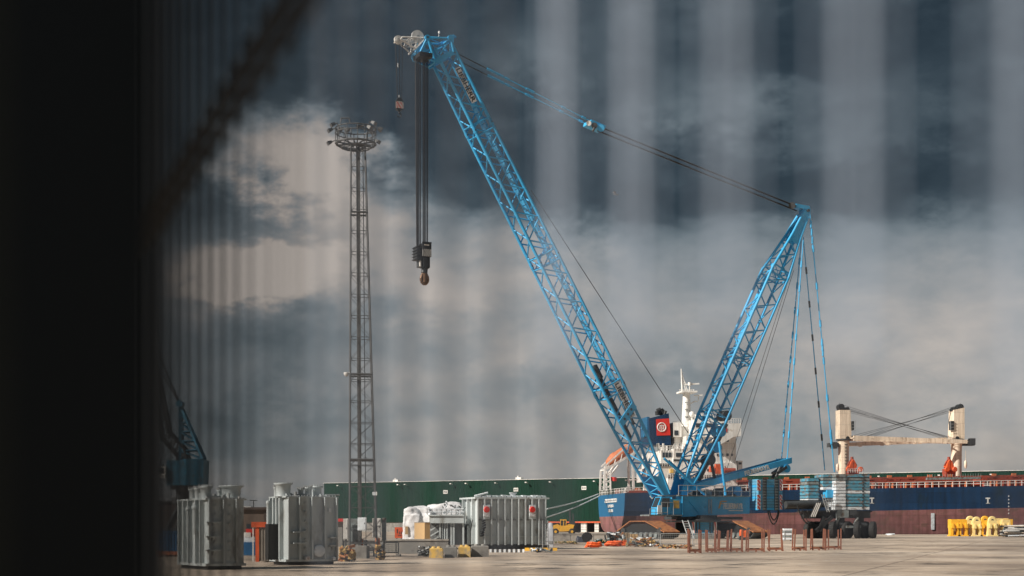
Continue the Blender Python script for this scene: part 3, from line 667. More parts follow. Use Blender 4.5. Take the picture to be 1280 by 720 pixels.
for px, py, bb, r_, m_ in ((900, 617, 1.5, .8, dark), (918, 614, 1.5, .7, blue), (880, 617, 1.5, .6, greyold), (867, 617, 1.2, .5, dark)):
    b = mb(m_); p = C.P(px, py, bb); b.tube(p-C.w, p+C.w, r_, 14, m_); b.fbox(Fr(0, p.y, TH, x=p.x), -.5, .5, -1, 1, z1, p.z, dark); b.build('drum', m_, sup)
b = mb(blue); b.tube(C.P(862, 627, -.7), C.P(874, 642, -.7), .06, 5); b.build('grab_bar', blue, sup)
# cab and its platform
b = mb(greyold); aa = C.a(811, -1.2); ab_ = C.a(852, -1.2); zp = C.z(645, aa, -1.2); b.fbox(C, aa, ab_, -1.4, 1.2, zp, zp+.2); cabp = b.build('cab_platform', greyold, crane)
b = mb(galv)
for k in range(5):
    a = aa+.1+k*.95; h = 1.0 if k < 2 else 1.9
    b.tube(C.Q(a, -1.35, zp), C.Q(a, -1.35, zp+h), .05, 5)
b.tube(C.Q(aa+.1, -1.35, zp+1), C.Q(aa+1.05, -1.35, zp+1), .05, 5); b.tube(C.Q(aa+1.9, -1.35, zp+1.9), C.Q(aa+3.9, -1.35, zp+1.9), .05, 5); b.tube(C.Q(aa+.1, -1.35, zp+.5), C.Q(aa+3, -1.35, zp+.5), .04, 5)
b.build('handrail', galv, cabp)
b = mb(blue); a0 = C.a(821, -1.0); a1 = C.a(838, -1.0); z2 = zp+.2
b.prism([C.Q(a0, -1.1, z2), C.Q(a1, -1.1, z2), C.Q(a1, -1.1, z2+2.5), C.Q(a0+.7, -1.1, z2+2.5), C.Q(a0+.05, -1.1, z2+1.0)], C.w*1.7, blue); cab = b.build('cab', blue, crane)
b = mb(glass); b.prism([C.Q(a0+.5, -1.15, z2+1.05), C.Q(a1-.2, -1.15, z2+1.05), C.Q(a1-.2, -1.15, z2+2.3), C.Q(a0+.85, -1.15, z2+2.3)], C.w*.06)
b.prism([C.Q(a0+.02, -.9, z2+1.1), C.Q(a0+.6, -.9, z2+2.4), C.Q(a0+.64, -.9, z2+2.4), C.Q(a0+.08, -.9, z2+1.0)], C.w*1.3); b.build('cab_window', glass, cab)
b = mb(white); b.fbox(C, a0+.05, a0+.75, -1.2, -1.1, z2+.1, z2+1.3); b.build('white_panel', white, cab)
b = mb(blue); b.fbox(C, a1+.15, a1+1.9, -.9, .6, z2, z2+2.2, blue); b.fbox(C, a1+.5, a1+1.4, -1.1, -.9, z2+.9, z2+2.0, yelblock); b.fbox(C, a1-1.2, a1+2.1, -.8, .5, z2+2.6, z2+2.75, greyold); b.tube(C.Q(a1+1.95, -1, z2), C.Q(a1+1.95, -1, z2+2.6), .08); b.build('valve_cabinet', blue, crane)
# rear counterweight
bn = -1.6; a0 = C.a(948, bn); a1 = C.a(978, bn); bl = C.b(935.5, a0)
zt = C.z(598.5, a0, bn); zb = C.z(637.5, a0, bn); n_ = 11
b = mb(bluelt)
for k in range(n_):
    h = (zt-zb)/n_; b.fbox(C, a0, a1, bn, bl, zb+k*h, zb+(k+1)*h-.05, bluelt if k % 4 else blue)
b.fbox(C, a0+.05, a1-.05, bn+.05, bl-.05, zb, zt-.05, dark)
cw = b.build('rear_counterweight', bluelt, crane)
for k in range(8):
    for px0, px1 in ((946.3, 951.5), (974.5, 978.4)):
        if k == 4: continue
        q = C.P(px0, 637-(k+.05)*4.7 if k < 4 else 637-(k+.2)*4.55, bn-.03); stripes(cw, q, C.u, UP, max(.35, (px1-px0)/8.1), .5, 1, -C.w)
b = mb(dark)
for px0, px1 in ((953, 958), (968, 973)):
    b.fbox(C, C.a(px0, bn), C.a(px1, bn), bn-.1, bn, zb-.05, zt+.08)
    for k in range(11): b.fbox(C, C.a(px0, bn)+.15, C.a(px1, bn)-.15, bn-.16, bn-.1, zb+.1+k*(zt-zb)/11, zb+.25+k*(zt-zb)/11, greyold)
b.build('slab_rack', dark, cw)
b = mb(black)
for x0, x1, dp in ((960, 974, 2.0), (962, 973, 1.4)):
    pts = [C.P(x0+(x1-x0)*t/12, 638, bn)-UP*(dp*math.sin(math.pi*t/12)**.7) for t in range(13)]; b.path(pts, .09, 6)
b.build('hanging_hose', black, cw)
# turntable and centre body
b = mb(black); cc = C.Q(C.a(880), 1.5, 0); zc = C.z(652, C.a(880))
b.lathe(V((cc.x, cc.y, zc)), [(3.2, 0), (3.2, .35), (2.7, .4), (2.7, .9)], 32, black); b.build('slewing_ring', black, crane)
b = mb(blue); Dc = 199.5; 
def pb2(m_, x0, x1, y0, y1, D, dep, m=None):
    p = P(x0, y1, D); q = P(x1, y0, D); m_.box(p.x, q.x, D, D+dep, p.z, q.z, m)
pb2(b, 866, 895, 651.5, 668, 200, 5, blue); 
for k in range(6): pb2(b, 871, 890, 652.5+k*2.6, 654+k*2.6, 199.9, .1, bluelt)
for x in (870, 874, 887, 891): pb2(b, x, x+1.2, 652, 668, 199.8, .2, dark)
cb = b.build('car_body', blue, crane)
for x in (865, 892.5): stripes(cb, P(x, 667.5, 199.75), V((1, 0, 0)), UP, .4, 1.7, 1, V((0, -1, 0)))
b = mb(black); pb2(b, 840, 915, 650.5, 652.5, 199, 8, black); pb2(b, 845, 866, 653, 668, 206, 1.5); pb2(b, 895, 930, 653, 668, 206, 1.5); b.build('cross_beam', black, crane)
b = mb(greyold); pb2(b, 866, 892, 668, 673.3, 199, 3, greyold); b.build('jack_pads', greyold, crane)
b = mb(galv)   # access ladder
for dx in (0, 7): b.tube(P(853+dx, 650.5, 196), P(861+dx, 674, 193.5), .085, 6)
for k in range(8): p = P(853, 650.5, 196).lerp(P(861, 674, 193.5), (k+.5)/8); b.tube(p, p+V((7/FP*195, 0, 0)), .06, 5)
b.build('access_ladder', galv, crane)
# crawler tracks, running obliquely towards the viewer, rusty shoes on top
PH = R(62); e1 = V((math.cos(PH), -math.sin(PH), 0)); e2 = V((math.sin(PH), math.cos(PH), 0))
def track(px, D):
    O = P(px, HZ, D)-UP*EYE; t = thing if False else None
    L1 = 12.2; prof = [(0, .95), (3.4, 2.35), (7.3, 2.35), (12.0, .85), (11.4, .35), (9.5, .08), (2.5, .08), (.6, .4)]
    pts = [O+e1*x+UP*z for x, z in prof]; b = mb(black); wd = 2.6
    ins = [O+e1*(x*.93+.4)+UP*(z*.8+.2)+e2*.3 for x, z in prof]; b.prism(ins, e2*(wd-.6), black)
    tr = b.build('crawler_frame', black, crane)
    b = mb(rust)
    for i in range(len(pts)):
        p, q = pts[i], pts[(i+1) % len(pts)]; n_ = max(1, int((q-p).length/.42)); d = (q-p)/n_; nn = d.normalized().cross(e2).normalized()
        if nn.dot(p+d/2-(O+e1*6+UP*1.2)) < 0: nn = -nn
        top = i in (0, 1, 2)
        for k in range(n_):
            a = p+d*k+d*.05; c = p+d*(k+1)-d*.05
            b.hexa([a, a+e2*wd, c+e2*wd, c, a+nn*.16, a+e2*wd+nn*.16, c+e2*wd+nn*.16, c+nn*.16], rust if top else dark)
    b.build('track_shoes', rust, tr)
    for k in range(7):
        b = mb(dark); c = O+e1*(2.3+k*1.25)+UP*.5+e2*.2; b.lathe(c, [(.38, -.15), (.38, .15)], 14, greyold, e2); b.build('roller', dark, tr)
    for x in (1.5, 10.7): b = mb(dark); c = O+e1*x+UP*.95+e2*.15; b.lathe(c, [(.5, -.15), (.62, 0), (.5, .15)], 16, dark, e2); b.build('sprocket', dark, tr)
track(771, 206); track(877, 206)

# ---------------------------------------------------------------- counterweight wagon
K = Fr(1043, 204, 12)
wag = thing('counterweight_wagon', K.Q(0, 2, 0), 'counterweight wagon on big black tyres, piled with weathered blue and white slabs, behind the crane', 'wagon')
def kb(m_, x0, x1, y0, y1, b0, dep, m=None):
    a0 = K.a(x0, b0); a1 = K.a(x1, b0); m_.fbox(K, a0, a1, b0, b0+dep, K.z(y1, a0, b0), K.z(y0, a0, b0), m)
def stack(x0, xm, x1, yt, yb, n_, b0, dep, seed):
    random.seed(seed); b = mb(blueold); h = (yb-yt)/n_
    for k in range(n_):
        y1 = yb-k*h; y0 = y1-h+.8; j = random.uniform(-.4, .4)
        top = k > n_-4
        if xm: kb(b, x0+j*.5, xm, y0, y1, b0-.12, dep, whiteold if k < n_-2 else greyold)
        kb(b, xm or x0, x1+j, y0, y1, b0+random.uniform(-.05, .05), dep, (greyold if k % 2 else blueold) if top else (blueold if k % 5 else whiteold))
    for x in (((xm or x0)+x1)/2,): 
        for k in range(n_): kb(b, x+6, x+8, yb-k*h-h*.75, yb-k*h-h*.35, b0-.1, .1, dark)
    kb(b, x0+.5, x1-.5, yt+.5, yb, b0+.15, dep-.3, black)
    return b.build('weight_slabs', blueold, wag)
stack(1045, 1057, 1087, 592, 637, 11, 0, 3.4, 3); stack(1029, None, 1046, 592.5, 612, 5, 1.2, 3, 4); stack(1010.5, None, 1024, 597, 627, 7, 2.2, 3, 5)
b = mb(blue); kb(b, 1034, 1043.5, 612.5, 622, .8, 1.5, blue); b.build('blue_tank', blue, wag)
b = mb(greyold); kb(b, 1047, 1061, 637.5, 647, -.1, 3, greyold); kb(b, 1010, 1090, 638, 640, .3, 4, black); kb(b, 1066, 1088, 639, 647.5, .6, 3, dark); kb(b, 1012, 1045, 639, 648, .8, 3, black)
kb(b, 1020, 1090, 655, 661, 1.2, 1.2, black); kb(b, 1062, 1071, 637.5, 644, -.05, 1, dark); b.build('chassis', black, wag)
o = K.P(1012.5, 647.5, -.3); q = K.P(1026, 627.5, -.3)
b = mb(black); b.prism([K.P(1012, 647.5, -.3), K.P(1019.5, 647.5, -.3), K.P(1027.5, 627.5, -.3), K.P(1021, 627.5, -.3)], K.w*.3, black)
sp = b.build('striped_board', black, wag)
b = mb(white)
def bp_(u, v_): 
    p = K.P(1012, 647.5, -.34).lerp(K.P(1019.5, 647.5, -.34), u); q = K.P(1021, 627.5, -.34).lerp(K.P(1027.5, 627.5, -.34), u); return p.lerp(q, v_)
for u in (.08, .40, .72): b.prism([bp_(u, .1-u*.0), bp_(u+.17, .06), bp_(u+.17, .93), bp_(u, .96)], K.w*.03, white)
b.build('white_stripes', white, sp)
b = mb(galv)
for x0, x1 in ((1027, 1034), (1030, 1037)): b.tube(K.P(x0, 618, -.4), K.P(x1, 640, -.4), .07, 6)
for k in range(7): p = K.P(1027, 618, -.4).lerp(K.P(1034, 640, -.4), (k+.5)/7); b.tube(p, p+K.u*.35, .05)
for x in (1036, 1039, 1041.5, 1044): b.tube(K.P(x, 625, -.4), K.P(x, 638, -.4), .045, 5)
for y in (625, 631.5): b.tube(K.P(1034, y, -.4), K.P(1044, y, -.4), .05, 5)
b.build('stair', galv, wag)
b = mb(black); b.tube(K.P(982, 631, .5), K.P(1030, 630, 1.5), .5, 12, dark); b.beam(K.P(978, 627.5, 1.5), K.P(1026, 628, 1.5), .8, .6, black); b.beam(K.P(981, 634.5, 1), K.P(1025, 634.5, 1.2), .5, .45, black); b.build('push_ram', dark, wag)
b = mb(black); b.path([K.P(996+t*1.25, 632+23*math.sin(t/12*math.pi/2)**1.0, 0) for t in range(13)], .1, 6); b.path([K.P(1002+t*1.0, 636+18*math.sin(t/12*math.pi/2), 0) for t in range(13)], .05, 6); b.build('hose', black, wag)
b = mb(black)
for k, (x0, x1) in enumerate(((1030, 1024), (1040, 1020))): b.beam(K.P(x0, 646, 0), K.P(x1, 664, 0), .5, .5, black)
for x in (1051, 1075): b.beam(K.P(x, 640, 1), K.P(x, 660, 1), .9, .9, black); b.tube(K.P(x-3, 655, .4), K.P(x+8, 657, .4), .35, 8, dark); b.tube(K.P(x-3, 647, .3), K.P(x-7, 656, .3), .25, 8, greyold)
kb(b, 1058, 1076, 657, 660, -.4, .5, greyold)
b.build('bogie', black, wag)
wd_ = V((math.cos(R(-8)), math.sin(R(-8)), 0))
for px, yb_, bb in ((1013, 673, 1), (1021, 673, 2.0), (1029, 673, 2), (1041, 673, 0), (1052, 672.6, 1.5), (1059, 672.6, .5), (1072, 673, 0), (1081, 672.6, .8), (1091, 673, 0.1)):
    c = K.P(px, 662.5, bb); rr = c.z-.0; c.z = 1.2; axw = (V((.62, -.78, 0)) if px not in (1041, 1072, 1091) else V((.9, -.42, 0))).normalized()
    b = mb(tyre); Rr = 1.2; b.lathe(c, [(Rr*.55, -.38), (Rr*.93, -.38), (Rr, -.27), (Rr, .27), (Rr*.93, .38), (Rr*.55, .38)], 26, tyre, axw)
    for k in range(26):
        t = 2*math.pi*k/26; u = axw.orthogonal().normalized(); w2 = axw.cross(u); d = u*math.cos(t)+w2*math.sin(t); b.beam(c+d*(Rr+.005)-axw*.3, c+d*(Rr+.005)+axw*.3, .12, .06, tyre, up=d)
    wh = b.build('wheel', tyre, wag)
    b = mb(dark); b.lathe(c, [(.1, -.36), (.66, -.30), (.66, .30), (.1, .36)], 18, greyold, axw); b.build('rim', greyold, wh)
# ---------------------------------------------------------------- the ship
S = Fr(781, 322, 8.8)
SL = .0216                                   # trim: the bow floats higher
ship = thing('cargo_ship', S.Q(60, 14, 0), 'long navy and dull red bulk carrier moored stern-first to the left along the quay', 'ship')
BW = 28
def sz(a, z): return z+SL*a
def section(a, half_n=12):
    """U-shaped section: list of (b, z) from near top, round the keel, to far top"""
    f = min(1, max(0, a/26)); f = f*f*(3-2*f)
    zt_ = 9.25; zb_ = .3*(1-f)-6*f; fl = 2.1+(7-2.1)*f
    nar = 1.0; 
    if a > 132: nar = max(.04, 1-((a-132)/28)**2)
    out = []
    for k in range(17):
        t = k/16; th = math.pi*t; x = math.cos(th); sx_ = (abs(x)**(1/fl))*(1 if x > 0 else -1)
        zz = math.sin(th)**(2/ (fl)) if 0 < t < 1 else 0
        out.append((BW/2-sx_*BW/2*nar, zt_-(zt_-zb_)*zz))
    return out
as_ = [0, 3, 6, 10, 15, 20, 26, 40, 70, 100, 125, 132, 140, 148, 155, 160]
def hull():
    up_, lo = mb(navy), mb(boot); ZC = 4.1
    def ring(a):
        s_ = section(a); res = []
        for k in range(len(s_)-1):
            p, q = s_[k], s_[k+1]; res.append(p)
            if (p[1]-ZC)*(q[1]-ZC) < 0: t = (ZC-p[1])/(q[1]-p[1]); res.append((p[0]+(q[0]-p[0])*t, ZC))
        res.append(s_[-1]); return res
    def cut(a, lo_):
        # resampled side: near wall upper, bottom U, far wall upper
        s_ = section(a); c = []
        for k in range(16):
            p, q = s_[k], s_[k+1]
            if (p[1]-ZC)*(q[1]-ZC) <= 0 and p[1] != q[1]: t = (ZC-p[1])/(q[1]-p[1]); c.append((k+t))
        i0, i1 = c[0], c[-1]
        def at(x): k = min(15, int(x)); t = x-k; return (s_[k][0]+(s_[k+1][0]-s_[k][0])*t, s_[k][1]+(s_[k+1][1]-s_[k][1])*t)
        near = [at(i0*j/4) for j in range(5)]; bot = [at(i0+(i1-i0)*j/16) for j in range(17)]; far = [at(i1+(16-i1)*j/4) for j in range(5)]
        return near, bot, far
    secs = [cut(a, 0) for a in as_]
    W3 = lambda a, p: S.Q(a, p[0], sz(a, p[1]))
    for i in range(len(as_)-1):
        for part, m_ in ((0, up_), (1, lo), (2, up_)):
            A, B = secs[i][part], secs[i+1][part]
            for k in range(len(A)-1):
                m_.add([W3(as_[i], A[k]), W3(as_[i+1], B[k]), W3(as_[i+1], B[k+1]), W3(as_[i], A[k+1])], [(3, 2, 1, 0)], None, part == 1)
    n_, bt_, fr_ = secs[0]
    up_.add([W3(0, p) for p in n_+fr_], [tuple(range(len(n_)+len(fr_)))], transom); lo.add([W3(0, p) for p in bt_], [tuple(range(len(bt_)))])
    # deck
    for i in range(len(as_)-1):
        a, b_ = as_[i], as_[i+1]; p0 = section(a); p1 = section(b_)
        up_.add([W3(a, (p0[0][0], 9.2)), W3(b_, (p1[0][0], 9.2)), W3(b_, (p1[-1][0], 9.2)), W3(a, (p0[-1][0], 9.2))], [(0, 1, 2, 3)], redox)
    h = up_.build('hull', navy, ship); lo.build('underwater_hull', boot, ship)
    return h
transom = mat('sunlit_navy', (.004, .115, .25), .45, var=.1)  # brighter copy of the hull navy, with sunlight put into the colour
hull_ = hull()
def sp_(px, py, b=0): return S.P(px, py, b)
def sbox(m_, px0, px1, y0, y1, b0, dep, m=None):
    a0 = S.a(px0, b0); a1 = S.a(px1, b0); zz1 = S.z(y0, a0, b0); zz0 = S.z(y1, a0, b0); m_.fbox(S, a0, a1, b0, b0+dep, zz0, zz1, m)
# transom plates: white boards with small dark strokes
def tplate(y, w_, h, n_):
    z = S.z(y, 0, BW/2); c = BW/2+.0; b = mb(white); b.fbox(S, -.12, -.02, c-w_/2, c+w_/2, z-h/2, z+h/2); t = b.build('stern_board', white, ship)
    b = mb(navy); random.seed(int(y))
    for k in range(n_):
        x = c-w_/2+w_*(k+.7)/(n_+.4)
        b.fbox(S, -.16, -.12, x-.18, x+.18, z-h*.22, z+h*random.choice([.05, .22, .22])); 
    b.build('board_lettering', navy, t)
tplate(625.8, 12.5, .85, 13); tplate(632.5, 5.6, .6, 6); tplate(638.5, 4.6, .6, 5)
b = mb(white); 
p = S.Q(S.a(815), -.03, S.z(620.5, S.a(815))); b.prism([p+UP*.6, p+S.u*.6, p-UP*.6, p-S.u*.6], S.w*.06); b.build('hull_mark', white, ship)
def mbox(px, py, a0, a1, z0, z1, name='hull_mark'):
    b = mb(white); q = sp_(px, py, -.05); b.fbox(Fr(0, q.y, 8.8, x=q.x), a0, a1, 0, .05, q.z+z0, q.z+z1); b.build(name, white, ship)
for px in (1090, 1235):
    b = mb(white); q = sp_(px, 625.5, -.05); f_ = Fr(0, q.y, 8.8, x=q.x); b.fbox(f_, -.55, .55, 0, .05, q.z+.35, q.z+.65); b.fbox(f_, -.15, .15, 0, .048, q.z-.7, q.z+.36); b.build('tug_mark', white, ship)
    mbox(px, 629.4, -.5, .5, 0, .12)
for k in range(6): mbox(1261, 621+k*4.3, -.12, .12, 0, .3, 'draught_mark')
for px in (1234, 1092): mbox(px, 607, -.9, .9, 0, .22)

b = mb(whiteold); q = sp_(1166, 662, -.08); b.fbox(Fr(0, q.y, 8.8, x=q.x), -.4, .4, 0, .06, q.z, q.z+3.8); b.build('draught_scale', whiteold, ship)
# deck edge, coamings and rails
def zdeck(a): return sz(a, 9.25)
b = mb(redox)
seg = [(26+S.a(930)*0, 0)]
aS = S.a(924); 
for a0, a1 in ((aS, aS+26), (aS+30, aS+58), (aS+61, 158)):
    def hb(A0, A1, B0, B1, z0, z1, m=redox): b.hexa([S.Q(A0, B0, sz(A0, z0)), S.Q(A1, B0, sz(A1, z0)), S.Q(A1, B1, sz(A1, z0)), S.Q(A0, B1, sz(A0, z0)), S.Q(A0, B0, sz(A0, z1)), S.Q(A1, B0, sz(A1, z1)), S.Q(A1, B1, sz(A1, z1)), S.Q(A0, B1, sz(A0, z1))], m)
    hb(a0, a1, 4.5, 23.5, 9.2, 10.6, redox); hb(a0-.3, a1+.3, 3.9, 24.1, 10.6, 11.9, redox)
    n_ = int((a1-a0)/1.6)
    for k in range(n_): A = a0+(a1-a0)*k/n_; hb(A, A+.25, 3.7, 4.5, 9.25, 10.6, orangedull if k % 3 else redox)
    for k in range(int((a1-a0)/5)): A = a0+2+k*5; hb(A, A+1.1, 3.7, 4.0, 11.5, 12.3, orangedull)
b.build('hatch_cover', redox, ship)
b = mb(orangedull)
def rail(b, a0, a1, b0, h, step, r=.055, rails=(.5, 1.0), z0=9.25, m=None):
    n_ = int((a1-a0)/step)
    for k in range(n_+1): A = a0+(a1-a0)*k/n_; b.tube(S.Q(A, b0, sz(A, z0)), S.Q(A, b0, sz(A, z0+h)), r, 5, m)
    for f in rails: b.tube(S.Q(a0, b0, sz(a0, z0+h*f)), S.Q(a1, b0, sz(a1, z0+h*f)), r, 5, m)
rail(b, aS, 150, .15, 1.25, 1.7, .07, (.55, 1.0), m=white); b.build('bulwark_rail', white, ship)
b = mb(redox); 
for k in range(30): A = aS+3+k*3.3; b.fbox(S, A, A+.3, 1.5, 1.8, sz(A, 9.2), sz(A, 11.4))
b.hexa([S.Q(aS, 1.4, sz(aS, 11.3)), S.Q(150, 1.4, sz(150, 11.3)), S.Q(150, 2, sz(150, 11.3)), S.Q(aS, 2, sz(aS, 11.3)), S.Q(aS, 1.4, sz(aS, 11.7)), S.Q(150, 1.4, sz(150, 11.7)), S.Q(150, 2, sz(150, 11.7)), S.Q(aS, 2, sz(aS, 11.7))], redox)
b.build('deck_frame', redox, ship)
b = mb(greyold); A0, A1 = S.a(1160), S.a(1227); b.hexa([S.Q(A0, .4, sz(A0, 11.0)), S.Q(A1, .4, sz(A1, 11.0)), S.Q(A1, 1.2, sz(A1, 11.0)), S.Q(A0, 1.2, sz(A0, 11.0)), S.Q(A0, .4, sz(A0, 11.5)), S.Q(A1, .4, sz(A1, 11.5)), S.Q(A1, 1.2, sz(A1, 11.5)), S.Q(A0, 1.2, sz(A0, 11.5))])
for k in range(22): A = A0+(A1-A0)*k/21; b.tube(S.Q(A, .4, sz(A, 11.5)), S.Q(A, .4, sz(A, 12.3)), .05, 5)
b.build('gangway', greyold, ship)
# stern deck rails and winches
b = mb(white); zst = 9.25
for k in range(17): B = 1+k*(BW-2)/16; b.tube(S.Q(.2, B, zst), S.Q(.2, B, zst+1.2), .07, 5)
for h in (.6, 1.2): b.tube(S.Q(.2, 1, zst+h), S.Q(.2, BW-1, zst+h), .06, 5)
rail(b, .2, 22, .2, 1.2, 1.5, .06); b.build('stern_rail', white, ship)
random.seed(11)
b = mb(orangedull)
for k in range(22):
    a = random.uniform(1.5, 20); B = random.uniform(2, 24); r_ = random.uniform(.3, .8); m_ = random.choice([orangedull, white, redox, white, greyold, black])
    z = sz(a, zst)
    if k % 2: b.tube(S.Q(a, B-r_, z+r_+.2), S.Q(a, B+r_, z+r_+.2), r_, 10, m_)
    else: b.fbox(S, a-r_, a+r_, B-r_, B+r_, z, z+r_*2.4, m_)
b.build('mooring_winch', orangedull, ship)
b = mb(redox); b.fbox(S, 1, 24, .1, .3, sz(12, 8.9), sz(12, 9.5)); b.build('deck_edge', redox, ship)
# accommodation block
acc = mb(white)
sbox(acc, 835, 922, 598, 612, 2.5, 23); sbox(acc, 842, 921, 578, 599, 3.5, 21); sbox(acc, 842, 920, 561, 579, 4.0, 20); sbox(acc, 858, 920, 545, 562, 4.2, 19)
sbox(acc, 822, 858, 583, 600, 4, 20); sbox(acc, 826, 848, 563, 584, 5, 18)
acc_ = acc.build('accommodation', white, ship)
b = mb(white); b2_ = [sp_(905, 529, -.3), sp_(926.5, 529, -.3), sp_(926.5, 545, -.3), sp_(917, 546, -.3), sp_(900, 556, -.3), sp_(896, 556, -.3), sp_(896, 536, -.3)]
b.prism(b2_, S.w*28.6); sbox(b, 868, 906, 524, 546, 3, 22); sbox(b, 874, 893, 517, 526, 8, 11); b.build('bridge', white, acc_)
b = mb(white)
sbox(b, 843, 866, 533, 563, 8, 9); sbox(b, 842, 852, 528, 546, 7, 8); b.build('mast_house', white, acc_)
def win(*q_): b = mb(glass); sbox(b, *q_); b.build('window', glass, acc_)
for k in range(5): win(828+k*4.0, 831+k*4.0, 565.5, 571.5, 4.9, .2)
win(845, 855, 566, 571, 3.9, .2)
for y in (567, 586):
    for k in range(6): win(884+k*6, 886+k*6, y, y+3, 3.4 if y > 580 else 3.9, .3)
win(908.5, 911, 549, 552, 4.1, .2); win(909, 911, 567, 570, 3.9, .2); win(843, 848, 538, 544, 6.9, .2)
win(870, 904, 529, 534, 2.9, .2)
b = mb(glass); sbox(b, 905.5, 909, 535, 540, -.4, .2, red); b.build('lifebuoy', red, acc_)
b = mb(white)
def rl(px0, px1, y, b0, h=6.0):
    a0, a1 = S.a(px0, b0), S.a(px1, b0); n_ = max(2, int((px1-px0)/3)); z = S.z(y, a0, b0)
    for k in range(n_+1): A = a0+(a1-a0)*k/n_; b.tube(S.Q(A, b0, z), S.Q(A, b0, z+h*.18), .05, 5)
    for f in (.09, .18): b.tube(S.Q(a0, b0, z+h*f), S.Q(a1, b0, z+h*f), .045, 5)
rl(825, 850, 563, 4.8); rl(822, 858, 583, 3.8); rl(842, 920, 561, 3.8); rl(835, 922, 598, 2.4); rl(905, 926, 529, -.3); rl(842, 866, 533, 7.8); rl(868, 905, 524, 3)
b.build('deck_rail', white, acc_)
b = mb(white)   # shade of the open decks, put on as dark strips behind the rails
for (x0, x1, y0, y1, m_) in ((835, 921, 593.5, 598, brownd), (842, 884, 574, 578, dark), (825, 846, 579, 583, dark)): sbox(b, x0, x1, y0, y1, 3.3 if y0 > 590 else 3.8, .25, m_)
b.build('deck_shade', dark, acc_)
b = mb(orange); random.seed(5)
for x0, x1, y0, y1 in ((895, 901, 580, 592), (888, 893, 583, 590)): sbox(b, x0, x1, y0, y1, 1.6, 1.2)
b.tube(sp_(905, 588, 1.5), sp_(919, 588, 1.5), .55, 10, redox); b.tube(sp_(906, 583, 1.5), sp_(910, 588, 1.5), .12, 6, redox); sbox(b, 838, 842, 586, 591, 3, 1, yelblock)
b.build('rescue_boat', orange, ship)
b = mb(white); sbox(b, 922.5, 928, 577, 592, 5, 2.2); sbox(b, 922.2, 928.3, 575.8, 577.2, 4.9, 2.4); sbox(b, 923.5, 927, 578, 580.5, 4.9, .2, black); sbox(b, 925, 926.5, 592, 604, 5.5, 1); b.build('vent_post', white, ship)
# radar mast
b = mb(white); c = sp_(857.5, 533, 12)
def sm(px, py, bb=12): return sp_(px, py, bb)
b.tube(sm(858, 540), sm(858, 490), 1.25, 8, white, r2=.8); b.fbox(S, S.a(849, 12), S.a(868, 12), 9.5, 14.5, sm(858, 491.5).z, sm(858, 491.5).z+.4)
for x0 in (850, 853, 856, 860, 864, 867): b.tube(sm(x0, 491, 9.7), sm(x0, 486.5, 9.7), .07, 5)
b.tube(sm(849, 487, 9.7), sm(868, 487, 9.7), .06, 5); b.tube(sm(853, 491), sm(851.5, 461), .28, 6, white, r2=.12); b.tube(sm(858, 490), sm(852, 472), .13, 5); b.tube(sm(860, 490), sm(852, 466), .1, 5); b.tube(sm(851, 478), sm(857, 478), .1, 5)
for k in range(7): b.tube(sm(852.5-k*.15, 488-k*3.5), sm(855.5-k*.3, 486-k*3.5), .06, 5)
b.tube(sm(862, 490), sm(862, 482), .15, 6); b.beam(sm(856, 480.8), sm(874, 479.6), .3, .35); b.tube(sm(862, 482), sm(862, 478), .4, 6)
b.beam(sm(866, 502), sm(872, 502), .1, .2); b.tube(sm(860, 506), sm(870, 501), .12, 5); b.beam(sm(868, 494.5), sm(878, 494), .25, .3); b.tube(sm(873, 494), sm(873, 501), .12, 5)
b.lathe(sm(865, 520, 10), [(.05, 1.1), (.55, .9), (.7, .4), (.55, 0), (.3, -.3)][::-1], 12, white); b.tube(sm(865, 521, 10), sm(865, 532, 10), .2, 6)
for k in range(4): b.tube(sm(856, 530-k*9, 10.9), sm(860, 530-k*9, 10.9), .1, 5, greyold)
b.build('radar_mast', white, ship)
# funnel
b = mb(navy)
fb0, fd = 7, 9; q = [sp_(811, 523, fb0), sp_(836, 516.5, fb0), sp_(839, 556, fb0), sp_(813, 556, fb0)]; b.prism(q, S.w*fd, navy)
sbox(b, 809, 812, 521, 545, 8, 6, transom)
fn = b.build('funnel', navy, ship)
b = mb(red); b.prism([sp_(820, 524, fb0-.08), sp_(836.5, 523, fb0-.08), sp_(838.2, 544, fb0-.08), sp_(821, 544.5, fb0-.08)], S.w*.1); pn = b.build('red_panel', red, fn)
b = mb(white); c = sp_(827.2, 534, fb0-.1); b.torus(c, .98, .14, S.w, 28, 6)
for x, z0, z1 in ((0, -.9, .6), (-.42, -.55, .3), (.42, -.55, .3)): b.beam(c+S.u*x+UP*z0, c+S.u*x+UP*z1, .18, .1, white, up=S.w)
b.beam(c-S.u*.6+UP*.38, c+S.u*.6+UP*.38, .16, .1, white, up=S.w); b.beam(c+S.u*.42-UP*.5, c-S.u*.1-UP*.1, .14, .1, white, up=S.w)
b.build('round_emblem', white, pn)
b = mb(black); b.path([sp_(822, 519, 10), sp_(821.5, 514, 10), sp_(826, 512, 10), sp_(830, 516, 10)], .55, 10); b.tube(sp_(826, 519, 11), sp_(827, 512, 11), .6, 10); b.tube(sp_(831, 518, 9), sp_(832, 513.5, 9), .35, 8); b.build('exhaust_pipe', black, fn)
random.seed(8)
for k in range(12): x = random.uniform(815, 850); y = random.uniform(554, 561); b = mb(greyold); b.tube(sp_(x, 563, 6), sp_(x, y, 6), .25, 6, random.choice([greyold, white, dark])); b.build('deck_vent', greyold, acc_)
